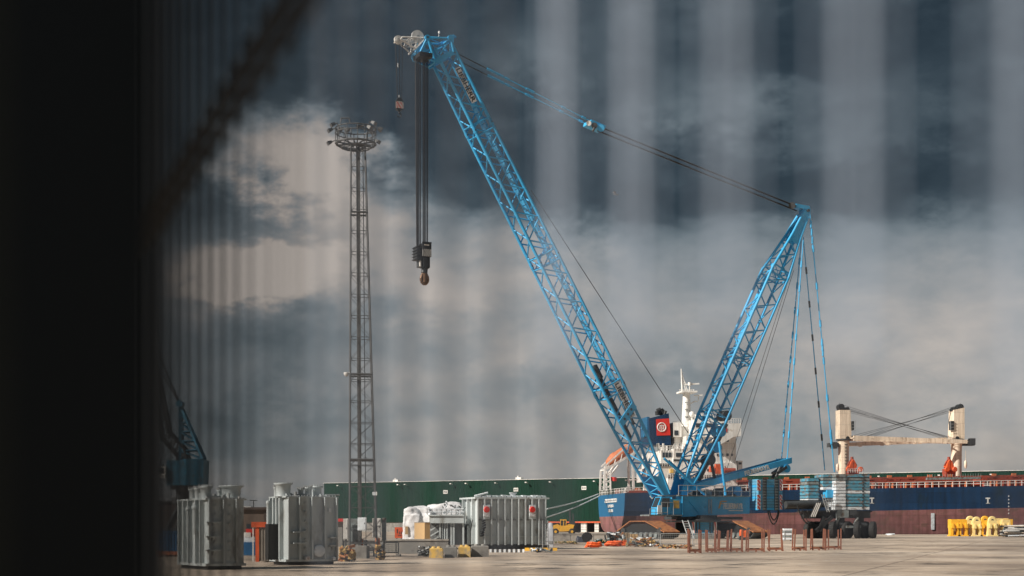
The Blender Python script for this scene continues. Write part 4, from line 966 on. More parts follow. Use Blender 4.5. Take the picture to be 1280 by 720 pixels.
# free-fall lifeboat on its ramp over the stern
lb = thing('lifeboat', sp_(757, 583, 14), 'orange free-fall lifeboat tilted on its white ramp over the stern of the ship', 'lifeboat')
p, q = sp_(758, 581, 14), sp_(793, 556, 14); d = (q-p); Ld = d.length; d.normalize()
b = mb(orangedull); b.lathe(p, [(.05, 0), (.8, .35), (1.25, 1.4), (1.35, 3), (1.3, Ld-1.5), (.9, Ld-.3), (.3, Ld)], 16, orangedull, d); b.lathe(p+d*1.2+UP*.9, [(.5, 0), (.75, .3), (.75, 1.3), (.4, 1.7)], 10, orangedull, d); b.build('hull', orangedull, lb)
b = mb(glass); c = p+d*.9; b.tube(c-S.w*.6-UP*.1, c+S.w*.6-UP*.1, .45, 8); b.build('window', glass, lb)
b = mb(white)
for o in (-2.2, 2.2):
    O = S.w*o
    b.beam(sp_(753, 588, 14)+O, sp_(795, 564, 14)+O, .35, .5); b.beam(sp_(754, 583, 14)+O, sp_(788, 552, 14)+O, .3, .3)
    for k in range(5): x = 757+k*8; b.tube(sp_(x, 587-k*4.6, 14)+O, sp_(x+2, 580-k*6, 14)+O, .12, 6)
    for x in (753.5, 760.5): b.beam(sp_(x, 588, 14)+O, sp_(x-1 if x < 755 else x, 613, 14)+O, .4, .4)
    for y in (592, 600, 607): b.tube(sp_(753, y, 14)+O, sp_(760.5, y+4, 14)+O, .12, 6); b.tube(sp_(760.5, y, 14)+O, sp_(753, y+5, 14)+O, .12, 6)
    b.tube(sp_(760, 595, 14)+O, sp_(770, 582, 14)+O, .25, 6); b.beam(sp_(788, 568, 14)+O, sp_(789, 612, 14)+O, .6, .5); b.beam(sp_(784, 600, 14)+O, sp_(794, 600, 14)+O, .2, .3)
for x, y in ((754, 588), (770, 579), (788, 569)): b.tube(sp_(x, y, 14)-S.w*2.3, sp_(x, y, 14)+S.w*2.3, .18, 6)
b.build('lifeboat_ramp', white, ship)
b = mb(white); b.tube(sp_(764, 613, 4), sp_(763, 596, 4), .1, 6); fl_ = b.build('flagstaff', white, ship)
b = mb(red); g0 = sp_(763.2, 601, 4); pts = []
for i in range(7):
    for j in range(4): pts.append(g0+S.u*(i*.24)+UP*(j*.3-i*.02)+S.w*(.15*math.sin(i*1.3)))
b.add(pts, [(i*4+j, (i+1)*4+j, (i+1)*4+j+1, i*4+j+1) for i in range(6) for j in range(3)], red)
b.add([p_+S.w*.03 for p_ in pts], [(i*4+j, i*4+j+1, (i+1)*4+j+1, (i+1)*4+j) for i in range(6) for j in range(3)], red)
b.build('flag', red, fl_)
# mooring lines
for k, (p, q, lab) in enumerate(((P(684, 636, 300), sp_(748, 617.5, 20), 'upper pale mooring line running from the left to the ship\'s stern'), (P(684, 646.5, 300), sp_(750, 619.5, 16), 'lower pale mooring line running from the left to the ship\'s stern'))):
    b = mb(whiteold); n_ = 12; pts = [p.lerp(q, t/n_)-UP*(.35*math.sin(math.pi*t/n_)) for t in range(n_+1)]; b.path(pts, .13, 6, whiteold)
    e = V((p.x-4, p.y-2, .6)); b.path([e, p], .13, 6, whiteold)
    solo(b, 'mooring_line', (e.x, e.y, 0), lab, 'mooring line', 'mooring lines at the stern')
# deck cranes
def deck_crane(px, side, lab):
    # px: centre of the pedestal, side: +1 jib to the right
    bc_ = sp_(px, 588, 14); a0 = S.a(px, 14); s_ = bc_.y/FP; F = Fr(0, bc_.y, 8.8, x=bc_.x)
    t = thing('deck_crane', V((bc_.x, bc_.y, sz(a0, 9.2))), lab, 'ship crane', 'cargo cranes on the deck of the ship')
    zz = lambda y: EYE+(HZ-y)*s_
    b = mb(cream); b.lathe(V((bc_.x, bc_.y, 0)), [(6.3*s_, sz(a0, 9.2)), (6.6*s_, zz(565)), (6.9*s_, zz(555)), (7.4*s_, zz(551))], 20, cream); b.build('pedestal', cream, t)
    b = mb(cream); w0 = 15*s_
    b.hexa([F.Q(-w0*.5, -1.4, zz(549)), F.Q(w0*.5, -1.4, zz(549)), F.Q(w0*.5, 1.6, zz(549)), F.Q(-w0*.5, 1.6, zz(549)), F.Q(-w0*.5, -1.3, zz(513)), F.Q(w0*.42, -1.3, zz(513)), F.Q(w0*.42, 1.5, zz(513)), F.Q(-w0*.5, 1.5, zz(513))] if side > 0 else
           [F.Q(-w0*.5, -1.4, zz(549)), F.Q(w0*.5, -1.4, zz(549)), F.Q(w0*.5, 1.6, zz(549)), F.Q(-w0*.5, 1.6, zz(549)), F.Q(-w0*.42, -1.3, zz(513)), F.Q(w0*.5, -1.3, zz(510)), F.Q(w0*.5, 1.5, zz(510)), F.Q(-w0*.42, 1.5, zz(513))])
    h = b.build('crane_house', cream, t)
    b = mb(dark); b.tube(F.Q(0, 0, zz(550.5)), F.Q(0, 0, zz(548.8)), w0*.62, 16, dark); b.tube(F.Q(side*2.4*s_, -1.5, zz(548)), F.Q(side*2.4*s_, 1.6, zz(548)), .45, 10, black); b.build('slewing_ring', dark, t)
    b = mb(black); m0 = 1 if side > 0 else -1
    b.tube(F.Q(-m0*.8, -.8, zz(509)), F.Q(-m0*.8, .9, zz(509)), .75, 12, black); b.tube(F.Q(m0*.7, -.8, zz(511.5)), F.Q(m0*.7, .9, zz(511.5)), .5, 12, black); b.fbox(F, -1.4, 1.2, -.7, .8, zz(514), zz(511)); b.tube(F.Q(-m0*1, 0, zz(509)), F.Q(-m0*1, 0, zz(504)), .06, 5); b.build('top_sheaves', black, t)
    b = mb(dark); b.fbox(F, side*7.2*s_-.2*(side < 0), side*10.5*s_, -1.6, -.2, zz(538), zz(527)) if side > 0 else b.fbox(F, -10.5*s_, -7.2*s_, -1.6, -.2, zz(538), zz(527)); cb_ = b.build('cab', dark, t)
    b = mb(galv)
    for y in (527, 531, 535, 539): b.tube(F.Q(side*7*s_, -1.7, zz(y)), F.Q(side*12*s_, -1.7, zz(y)), .05, 5)
    b.tube(F.Q(side*12*s_, -1.7, zz(540)), F.Q(side*12*s_, -1.7, zz(526)), .05, 5); b.build('cab_cage', galv, cb_)
    b = mb(dark); b.fbox(F, -side*20*s_ if side > 0 else 9*s_, -side*8*s_ if side > 0 else 22*s_, -1, 1, zz(559 if side > 0 else 557), zz(554 if side > 0 else 550))
    x0 = -15*s_ if side > 0 else 18*s_; b.fbox(F, x0-.3, x0+.9, -1.1, .3, zz(561) if side > 0 else zz(556), zz(553) if side > 0 else zz(548)); b.build('counter_platform', dark, t)
    return t, F, s_, zz
t1, F1, s1, z1_ = deck_crane(1054.5, 1, 'cream ship crane left of the pair, its jib resting towards the right')
t2, F2, s2, z2_ = deck_crane(1195.5, -1, 'cream ship crane right of the pair, its jib resting towards the left')
def jibx(t, F, zz, s_, x0, x1, y0, y1, boff, hh0, hh1):
    b = mb(cream)
    for o in (0, 2.0):
        b.hexa([F.Q(x0*s_, boff+o, zz(y0+hh0)), F.Q(x1*s_, boff+o, zz(y1+hh1)), F.Q(x1*s_, boff+o+.5, zz(y1+hh1)), F.Q(x0*s_, boff+o+.5, zz(y0+hh0)), F.Q(x0*s_, boff+o, zz(y0-hh0)), F.Q(x1*s_, boff+o, zz(y1-hh1)), F.Q(x1*s_, boff+o+.5, zz(y1-hh1)), F.Q(x0*s_, boff+o+.5, zz(y0-hh0))])
    for k in range(7): f = k/6; b.tube(F.Q((x0+(x1-x0)*f)*s_, boff, zz(y0+(y1-y0)*f)), F.Q((x0+(x1-x0)*f)*s_, boff+2.2, zz(y0+(y1-y0)*f)), .18, 6)
    for f in (.25, .3, .55, .6, .8): b.fbox(F, (x0+(x1-x0)*f)*s_-.4, (x0+(x1-x0)*f)*s_+.4, boff-.1, boff+.3, zz(y0+(y1-y0)*f+3.6), zz(y0+(y1-y0)*f+2))
    b.build('jib', cream, t)
jibx(t1, F1, z1_, s1, 7, 157, 548.5, 551.5, -3.0, 3.2, 2.4)
jibx(t2, F2, z2_, s2, -6, -150, 549, 556.5, 2.4, 3.0, 2.0)
b = mb(dark)
for k in range(3): b.tube(F1.Q(0, -.5+.4*k, z1_(507+k*2)), F1.Q(137*s1+k, -2.2+.2*k, z1_(548)), .045, 5); b.tube(F1.Q(.5, -.5+.4*k, z1_(511+k*1.5)), F1.Q(124*s1+k, -2.0, z1_(547)), .035, 5)
b.build('jib_rope', rope, t1)
b = mb(dark)
for k in range(3): b.tube(F2.Q(0, -.5+.4*k, z2_(507+k*2)), F2.Q(-117*s2-k*2, 3.2, z2_(547)), .045, 5); b.tube(F2.Q(-.5, 0+.3*k, z2_(511+k*1.5)), F2.Q(-108*s2-k, 3.2, z2_(547.5)), .035, 5)
b.build('jib_rope', rope, t2)
b = mb(dark)
for k in range(7): b.tube(F1.Q(-.2, -1.35, z1_(556+k*4)), F1.Q(.4, -1.35, z1_(556+k*4)), .09, 5)
b.build('pedestal_ladder', dark, t1)
def grab(px, bb, lab, wheelpx):
    c = sp_(px, 588, bb); a0 = S.a(px, bb); F = Fr(0, c.y, 8.8, x=c.x); s_ = c.y/FP; z = lambda y: EYE+(HZ-y)*s_; base = sz(a0, 9.2)
    t = thing('grab_bucket', V((c.x, c.y, base)), lab, 'grab bucket', 'orange grab buckets on the deck of the ship')
    b = mb(orange)
    for k in (-1, 1):
        b.prism([F.Q(k*.05, -.9, z(574.5)), F.Q(k*.45, -.9, z(577)), F.Q(k*.95, -.9, z(584)), F.Q(k*.1, -.9, z(587))], F.w*1.8, orange); b.tube(F.Q(0, 0, z(572)), F.Q(k*1.2, 0, z(582)), .15, 6, redox)
    b.build('bucket_shell', orange, t); b = mb(redox); b.fbox(F, -1.2, 1.3, -1, 1, base, z(586)); b.tube(F.Q(0, 0, z(577)), F.Q(0, 0, z(571)), .35, 8, redox); b.build('stand', redox, t)
    b = mb(orange)
    for wx in wheelpx: b.lathe(F.Q((wx-px)*s_, -1.5, z(587)), [(.5, -.3), (.62, -.2), (.62, .2), (.5, .3)], 16, random.choice([orange, orangedull]), F.w)
    b.build('rope_drum', orange, t)
grab(1065, 9, 'orange-red grab bucket beside the left ship crane', (1057, 1073)); grab(1186, 9, 'orange-red grab bucket beside the right ship crane', (1180, 1190))
b = mb(white); rl(1060, 1078, 591, 5, 5); b.build('platform_rail', white, ship)
b = mb(cream); b.lathe(sp_(1207, 586, 8), [(.1, 0), (.35, .6), (.35, 1.6), (.15, 2)], 10, cream); b.lathe(sp_(1047, 590, 9), [(.1, 0), (.35, .6), (.35, 1.6), (.15, 2)], 10, cream); b.tube(sp_(1207, 580, 8), sp_(1207, 563, 8), .05, 5); b.build('crane_hook', cream, ship)

# ---------------------------------------------------------------- harbour crane on the left
def harbour_crane():
    D = 250; s_ = D/FP; X = lambda px: (px-640)*s_; Z = lambda py: EYE+(HZ-py)*s_
    q = lambda px, py, dy=0: V((X(px), D+dy, Z(py)))
    t = thing('harbour_crane', (X(228), D, 0), 'distant dark blue harbour crane with its lattice jib raised, behind the left transformer', 'crane')
    b = mb(dullblue); b.box(X(212), X(236), D-2.4, D+3, Z(607), Z(576)); b.hexa([(X(236), D-2.4, Z(607)), (X(256), D-1.5, Z(607)), (X(256), D+3, Z(607)), (X(236), D+3, Z(607)), (X(236), D-2.4, Z(574)), (X(257), D-1.5, Z(575)), (X(257), D+3, Z(575)), (X(236), D+3, Z(574))]); b.build('machinery_house', dullblue, t)
    b = mb(white); b.box(X(204), X(212), D-3, D-1, Z(598), Z(584)); c_ = b.build('cab', white, t); b = mb(glass); b.box(X(203.4), X(210), D-3.06, D-2.9, Z(592), Z(586)); b.build('cab_window', glass, c_)
    b = mb(dark)
    b.tube(q(228, 650), q(228, 606), 1.1, 14, dark); b.tube(q(228, 612), q(228, 606), 2.1, 16); b.tube(q(228, 630), q(228, 622), 1.8, 16)
    for x in (210, 247):
        for dy in (-3, 5): b.beam(q(228, 630, dy*.3), V((X(x), D+dy, 0)), .8, .8, dark)
    for dy in (-3, 5): b.beam(V((X(208), D+dy, 1)), V((X(249), D+dy, 1)), .9, .9)
    b.build('portal', dark, t)
    b = mb(dullblue)
    for dy in (-1.2, 1.6):
        a = q(225, 505, .2+dy*.3); b.beam(a, q(227, 576, dy), .4, .4); b.beam(a, q(255, 574, dy), .4, .4)
        for k in range(6): f0 = k/6; f1 = (k+1)/6; b.tube(a.lerp(q(227, 576, dy), f0), a.lerp(q(255, 574, dy), f1), .14, 6); b.tube(a.lerp(q(227, 576, dy), f1), a.lerp(q(255, 574, dy), f1), .14, 6)
    for k in range(1, 7): f = k/7; b.tube(q(225, 505, 0).lerp(q(227, 576, -1.2), f), q(225, 505, .5).lerp(q(227, 576, 1.6), f), .12, 6)
    b.tube(q(225, 505, -.8), q(225, 505, 1.2), .6, 12); b.build('a_frame', dullblue, t)
    b = mb(black); pts = [(233, 596), (222, 570), (203, 548), (192, 490), (184, 440), (176, 395)]; pts2 = [(240, 590), (232, 562), (212, 540), (201, 486), (190, 438), (178, 395)]
    for dy in (-1, 1.4):
        for k in range(5):
            b.tube(q(*pts[k], dy), q(*pts[k+1], dy), .26, 6); b.tube(q(*pts2[k], dy), q(*pts2[k+1], dy), .26, 6)
            for m_ in range(3):
                A = q(*pts[k], dy).lerp(q(*pts[k+1], dy), m_/3); B = q(*pts2[k], dy).lerp(q(*pts2[k+1], dy), (m_+.5)/3); A2 = q(*pts[k], dy).lerp(q(*pts[k+1], dy), (m_+1)/3); b.tube(A, B, .12, 5); b.tube(B, A2, .12, 5)
    for k in range(6): b.tube(q(*pts[k], -1), q(*pts[k], 1.4), .14, 6); b.tube(q(*pts2[k], -1), q(*pts2[k], 1.4), .14, 6)
    b.build('jib', black, t)
    b = mb(rope)
    for dy in (-.5, .5): b.tube(q(225, 505, dy), q(178, 395, dy), .08, 5); b.tube(q(225, 505, dy), q(192, 450, dy), .06, 5)
    b.build('jib_rope', rope, t)
harbour_crane()
# ---------------------------------------------------------------- blue container, low rust frame
def container():
    D = 88; t = thing('shipping_container', P(200, HZ, D)-UP*EYE, 'ribbed blue shipping container at the far left behind the dark wall', 'container')
    x0, x1 = P(150, 0, D).x, P(236, 0, D).x; z0, z1 = P(0, 690, D).z, P(0, 664, D).z
    b = mb(contb); b.box(x0, x1, D+.05, D+2.4, z0+.1, z1-.02)
    for k in range(22): x = x0+.1+(x1-x0-.2)*k/22; b.hexa([(x, D, z0+.12), (x+.1, D, z0+.12), (x+.14, D+.06, z0+.12), (x-.04, D+.06, z0+.12), (x, D, z1-.1), (x+.1, D, z1-.1), (x+.14, D+.06, z1-.1), (x-.04, D+.06, z1-.1)])
    b.build('body', contb, t)
    b = mb(contb); b.box(x0, x1, D-.05, D+.02, z1-.1, z1+.02); b.box(x0, x1, D-.05, D+.02, z0, z0+.12); b.box(x1-.12, x1+.02, D-.06, D+.08, z0, z1); b.box(x0, x0+.12, D-.06, D+.08, z0, z1); b.build('frame', contb, t)
container()
b = mb(rust); D = 78
for x in (176, 186, 196, 208, 218): p = P(x, 697, D); b.beam(V((p.x, D, .06)), V((p.x, D+1.2, .06)), .1, .1, rust)
b.beam(V((P(172, 0, D).x, D, .2)), V((P(224, 0, D).x, D, .2)), .14, .16, orangedull); b.beam(V((P(172, 0, D).x, D+1.1, .2)), V((P(224, 0, D).x, D+1.1, .2)), .14, .16, rust)
solo(b, 'steel_cradle', (P(198, 0, D).x, D, 0), 'low rust-orange steel cradle lying in front of the blue container', 'cradle')

# red-and-grey cabin between the two upright transformers
def cabin():
    D = 66; X = lambda px: (px-640)*D/FP; Z = lambda py: EYE+(HZ-py)*D/FP
    t = thing('site_cabin', (X(330), D, 0), 'grey site cabin with red-orange frame and post standing between the two upright transformers', 'cabin')
    b = mb(cabm); b.box(X(323), X(352), D, D+2.2, .05, Z(660)); 
    for k in range(8): b.box(X(324+k*3.4), X(325+k*3.4), D-.03, D, .1, Z(661)); 
    b.build('wall', concg, t)
    b = mb(orange); b.box(X(314.5), X(353), D-.1, D+2.3, Z(659), Z(652.5)); b.box(X(319.5), X(324), D-.05, D+.1, .02, Z(659)); b.build('red_frame', redor, t)
    b = mb(white); b.box(X(315.5), X(317), D, D+.05, .02, Z(659)); b.build('white_post', whiteold, t)
cabm = mat('cabin_panel', (.26, .23, .20), .7, var=.2)
redor = mat('signal_red', (.62, .045, .015), .5, var=.1)
cabin()
b = mb(contb); p = P(311, 694, 82); b.box(p.x-.38, p.x+.36, 82, 83, 0, .75, contb); b.box(p.x-.3, p.x+.3, 82.1, 82.9, .75, 1.05, whiteold); b.box(p.x-.2, p.x+.25, 82.2, 82.8, 1.05, 1.5, red); b.box(p.x-.3, p.x+.1, 82.1, 82.6, 1.05, 1.3, white)
solo(b, 'loaded_crate', (p.x, 82.4, 0), 'small blue crate heaped with white sacks beside the cabin, right of the left transformer', 'crate')

# ---------------------------------------------------------------- upright transformers
def flange_bolts(b, c, r, n_, m):
    for k in range(n_): t = 2*math.pi*k/n_; b.tube(c+V((math.cos(t)*r, math.sin(t)*r, -.02)), c+V((math.cos(t)*r, math.sin(t)*r, .06)), .025, 5, m)
def upright_transformer(pn, pl, pr, yt, yb, lab, big, smalls, ribs_front, ribs_left, extra):
    D = gd(yb); F = Fr(pn, D, 32); aw = F.a(pr); bl = F.b(pl, 0); z0 = .18; zt_ = F.z(yt, aw*.5)
    t = thing('power_transformer', F.Q(aw/2, bl/2, 0), lab, 'transformer', 'upright grey transformer tanks on the yard')
    b = mb(grey); b.fbox(F, .06, aw-.02, .06, bl, z0, zt_-.06); b.build('tank', grey, t)
    b = mb(grey); b.fbox(F, -.05, aw+.06, -.05, bl+.05, zt_-.06, zt_); b.build('cover_plate', grey, t); b = mb(grey); b.fbox(F, -.04, aw+.04, -.04, bl+.04, z0-.04, z0+.06); b.build('base_plate', grey, t)
    for px in ribs_front:
        a = F.a(px); b = mb(grey); b.fbox(F, a-.035, a+.035, -.13, .06, z0+.06, zt_-.06+random.uniform(0, .05)); b.build('rib', grey, t)
    for px in ribs_left:
        bb = F.b(px, 0); b = mb(grey); b.fbox(F, -.12, .06, bb-.05, bb+.05, z0+.06, zt_-.06); b.build('rib', grey, t)
    b = mb(black)
    for f0, f1 in ((.05, .3), (.6, .92)): b.fbox(F, aw*f0, aw*f1, .02, bl-.1, 0, z0-.04)
    b.fbox(F, .1, aw-.1, .1, bl-.1, .04, z0-.05); b.build('timber_skid', black, t)
    # turrets
    def turret(px, w_px, h_px, bb, big_=False):
        a = F.a(px, bb); s_ = F.Q(a, bb, 0).y/FP; r = w_px*s_/2; h = h_px*s_
        b = mb(grey); c = F.Q(a, bb, zt_)
        if big_: prof = [(r*.8, 0), (r*.72, h*.15), (r*.78, h*.8), (r, h*.9), (r, h*.96), (r*.5, h)]
        else: prof = [(r*.8, 0), (r*.74, h*.1), (r*.74, h*.72), (r, h*.78), (r, h*.9), (r*.9, h*.9), (r*.6, h)]
        b.lathe(c, prof, 22, grey); flange_bolts(b, c+UP*h*.93, r*.93, 14, galv)
        b.build('turret', grey, t)
    turret(*big, True)
    for s_ in smalls: turret(*s_)
    # bolts and fittings along the cover edge
    b = mb(galv)
    n_ = 18
    for k in range(n_): p = F.Q(aw*(k+.5)/n_, 0, zt_); b.tube(p, p+UP*.05, .03, 6)
    random.seed(int(pn))
    for k in range(16):
        a = random.uniform(.1, aw-.1); bb = random.uniform(.1, bl*.6); h = random.uniform(.06, .22); c = F.Q(a, bb, zt_)
        if k % 3 == 0: b.tube(c, c+UP*h, random.uniform(.04, .09), 8, random.choice([grey, galv, white]))
        elif k % 3 == 1: b.fbox(F, a-.08, a+.08, bb-.06, bb+.06, zt_, zt_+h*.7, random.choice([grey, galv, whiteold]))
        else: b.tube(c+UP*.08, c+UP*.08+F.u*.35, .03, 6, galv)
    b.build('cover_fitting', galv, t)
    # clips between ribs
    b = mb(grey)
    for px in extra.get('clips', ()):
        for k in range(6): a = F.a(px); z = z0+.5+(zt_-z0-.8)*k/5; b.fbox(F, a-.05, a+.05, -.02, .06, z, z+.03); b.tube(F.Q(a, .0, z+.05), F.Q(a, -.05, z+.05), .03, 6, galv)
    b.build('clip', grey, t)
    b = mb(grey)
    for (x0, x1, y) in extra.get('brackets', ()):
        a0, a1 = F.a(x0), F.a(x1); z = F.z(y, a0); b.fbox(F, a0, a1, -.2, .06, z-.03, z+.03); b.prism([F.Q((a0+a1)/2, -.2, z-.03), F.Q((a0+a1)/2, .05, z-.03), F.Q((a0+a1)/2, .05, z-.2)], F.u*.04)
    b.build('bracket', grey, t)
    for (px, py, r_) in extra.get('ports', ()):
        a = F.a(px); z = F.z(py, a); b = mb(whiteold); r = r_*D/FP; b.lathe(F.Q(a, -.04, z), [(r, -.02), (r, .10), (r*.9, .13), (r*.2, .13)], 20, whiteold, -F.w)
        for k in range(12): th = k*math.pi/6; p = F.Q(a+math.cos(th)*r*.8, -.1, z+math.sin(th)*r*.8); b.tube(p, p-F.w*.04, .02, 5, grey)
        b.build('inspection_cover', galv, t)
    # side pipework
    for (bb, y0, y1, r) in extra.get('pipes', ()):
        b = mb(grey); z_0, z_1 = F.z(y1, 0, bb), F.z(y0, 0, bb); b.tube(F.Q(-.2, bb, z_0), F.Q(-.2, bb, z_1), r, 12); b.lathe(F.Q(-.2, bb, z_1), [(r*1.4, -.06), (r*1.4, .04), (r*.5, .08)], 14); b.tube(F.Q(-.2, bb, z_0+.1), F.Q(.08, bb, z_0+.1), r*.8, 10); b.tube(F.Q(-.2, bb, z_1-.15), F.Q(.08, bb, z_1-.15), r*.8, 10)
        b.build('side_pipe', grey, t)
    if 'box' in extra:
        b0, b1, y0, y1 = extra['box']; b = mb(black); b.fbox(F, -.5, .06, b0, b1, F.z(y1, 0), F.z(y0, 0), black); b.build('control_box', black, t)
    b = mb(whiteold); a = F.a(extra['label'][0]); z = F.z(extra['label'][1], a)
    b.fbox(F, a, a+.12, -.0, .065-.0, z, z+.15); b.build('small_plate', whiteold, t)
    return t, F, aw, bl, zt_
upright_transformer(258, 223, 306, 623, 712.5, 'left upright grey transformer tank, darker and dimmer, beside the dark wall', (289, 31, 17, .9), [(257, 18, 17, .8), (248, 12, 15, 1.1), (241, 11, 14, 1.6), (275, 8, 13, 1.2), (280, 8, 13, 1.5)],
    (261, 279, 295), (226, 232, 238, 247, 253), dict(clips=(269, 287), brackets=((256, 275, 653), (256, 273, 671), (256, 276, 688)), pipes=((.7, 634, 668, .09), (1.4, 636, 668, .08)), label=(251+10, 660)))
upright_transformer(358, 338, 421, 620.5, 706.5, 'right upright grey transformer tank with a round cover low on its front', (354, 24, 17, .6), [(376, 9, 11, .7), (385, 11, 13, .8), (396, 16, 15, 1.0), (345, 7, 13, 1.0), (349, 7, 14, .7)],
    (360, 374, 389.5, 405.5, 420), (340, 344, 348, 352), dict(clips=(382,), brackets=((365, 382, 665), (365, 382, 679), (411, 418, 672), (411, 418, 682)), ports=((398, 688.5, 7.5), (383.5, 697.5, 3.2), (416, 698, 2.4)), label=(411, 640), box=(.75, 1.1, 655, 700), pipes=((1.5, 628, 655, .07),)))

# ---------------------------------------------------------------- big ribbed transformer with tarpaulin
def big_transformer():
    D = 104; F = Fr(596, D, 20); aw = F.a(684); bl = F.b(578, 0); z0 = .35; zt_ = F.z(622, aw*.5)
    t = thing('large_transformer', F.Q(aw/2, bl/2, 0), 'large grey ribbed transformer with two red round caps standing before the green warehouse', 'transformer')
    b = mb(grey); b.fbox(F, .05, aw-.1, .05, bl, z0, zt_-.1); b.build('tank', grey, t)
    b = mb(grey); b.fbox(F, -.2, aw+.1, -.2, bl+.1, zt_-.1, zt_+.02); b.build('cover_plate', grey, t)
    for k in range(11):
        a = aw*(k+.02)/10.4; b = mb(grey); b.fbox(F, a-.04, a+.05, -.24, .05, z0-.05, zt_-.1); b.build('rib', grey, t)
    for k in range(3): bb = bl*(k+.5)/3; b = mb(grey); b.fbox(F, -.2, .05, bb-.06, bb+.06, z0, zt_-.1); b.build('rib', grey, t)
    b = mb(greyd)
    for k in range(10):
        a = aw*(k+.5)/10.4
        b.fbox(F, a-.12, a+.12, -.03, .05, z0+1.75, z0+1.82); b.tube(F.Q(a, -.0, z0+1.9), F.Q(a, -.06, z0+1.9), .06, 6, galv)
        b.fbox(F, a-.16, a+.16, -.08, .05, zt_-.32, zt_-.27, grey)
    b.fbox(F, 0, aw, -.06, .05, z0+.55, z0+.62, grey); b.build('clip', greyd, t)
    for px in (606.5, 663.5):
        a = F.a(px); z = F.z(637, a); b = mb(grey); b.fbox(F, a-.22, a+.3, -.22, .05, z-.7, z+.35, grey); b.fbox(F, a-.2, a+.28, -.28, -.22, z-.5, z+.3, whiteold); s = b.build('cap_bracket', grey, t)
        b = mb(red); b.lathe(F.Q(a, -.28, z), [(.22, 0), (.22, .12), (.19, .15)], 18, red, -F.w); b.build('red_cap', red, s)
    b = mb(black); b.fbox(F, .2, aw-.2, .1, bl-.1, .02, z0-.03); b.fbox(F, aw*.18, aw+.1, -.12, .1, .02, z0-.06)
    b.build('skid', black, t)
    b = mb(grey); random.seed(2)
    for k in range(14): a = aw*(k+.5)/14; h = random.uniform(.05, .18); b.fbox(F, a-.15, a+.15, .1, .5, zt_+.02, zt_+.02+h, random.choice([grey, whiteold]))
    b.tube(F.Q(.3, .3, zt_+.1), F.Q(aw-.3, .3, zt_+.1), .06, 8); b.lathe(F.Q(aw*.55, .6, zt_), [(.22, 0), (.22, .3), (.3, .32), (.3, .38)], 12, whiteold); b.tube(F.Q(-.1, .2, zt_+.1), F.Q(.9, .2, zt_+.35), .07, 6, whiteold)
    b.tube(F.Q(aw-.9, .4, zt_+.16), F.Q(aw, .4, zt_+.12), .05, 6, whiteold); b.build('cover_fitting', grey, t)
    # dark gear and small ladder
    b = mb(black)
    for k in range(7): a = F.a(600+random.uniform(-1.5, 1.5)); z = z0+.6+k*.18; b.tube(F.Q(a, -.3, z), F.Q(a+.25, -.25, z+.1), .07, 6, random.choice([black, dark]))
    b.build('valve_gear', black, t); b = mb(black)
    b.path([F.Q(-.22, bl*.7, z0+.9), F.Q(-.22, bl*.4, z0+1.5), F.Q(-.22, bl*.2, z0+1.0), F.Q(-.22, bl*.1, z0+1.8)], .03, 5, black)
    b.build('loose_cable', black, t)
    b = mb(galv)
    for a in (F.a(676.5), F.a(683)): b.tube(F.Q(a, -.3, .1), F.Q(a, -.3, 2.1), .04, 6)
    for k in range(7): b.tube(F.Q(F.a(676.5), -.3, .3+k*.27), F.Q(F.a(683), -.3, .3+k*.27), .03, 5)
    b.build('ladder', galv, t)
    # left attached frame with cooler box
    D2 = D+1.0
    G = Fr(535, D2, 0); X = lambda px: (px-640)*D2/FP; Z = lambda y: EYE+(HZ-y)*D2/FP
    b = mb(grey); b.box(X(537), X(580), D2-.3, D2+1.0, Z(654), Z(645)); b.box(X(536), X(580), D2-.4, D2+1.1, Z(645), Z(643.5)); b.build('cooler_box', grey, t)
    b = mb(grey); b.box(X(538), X(580), D2+.3, D2+2.4, .3, Z(654), greyd)
    for x in (549, 563, 566, 578): b.box(X(x), X(x+2.2), D2-.1, D2+.3, .3, Z(654))
    for x in (553, 556, 559): b.tube(V((X(x), D2, .4)), V((X(x), D2, Z(654))), .06, 6)
    for k in range(4): b.beam(V((X(538), D2+.1, Z(684-k*7))), V((X(548), D2+.1, Z(678-k*7))), .06, .09)
    b.build('support_frame', grey, t)
    b = mb(galv); random.seed(4)
    for x in range(534, 580, 6): b.tube(V((X(x), D2, Z(643.5))), V((X(x), D2, Z(636))), .035, 5)
    for y in (636, 640): b.tube(V((X(532), D2, Z(y))), V((X(580), D2, Z(y))), .035, 5, whiteold)
    for k in range(26):
        x = random.uniform(552, 579); y = random.uniform(629, 642); b.tube(V((X(x), D2+.6, Z(y))), V((X(x+random.uniform(-4, 4)), D2+random.uniform(.2, 1), Z(y+random.uniform(-4, 4)))), random.uniform(.04, .1), 6, random.choice([galv, whiteold, whiteold, greyold]))
    b.build('pipework', galv, t)
    return F
big_transformer()
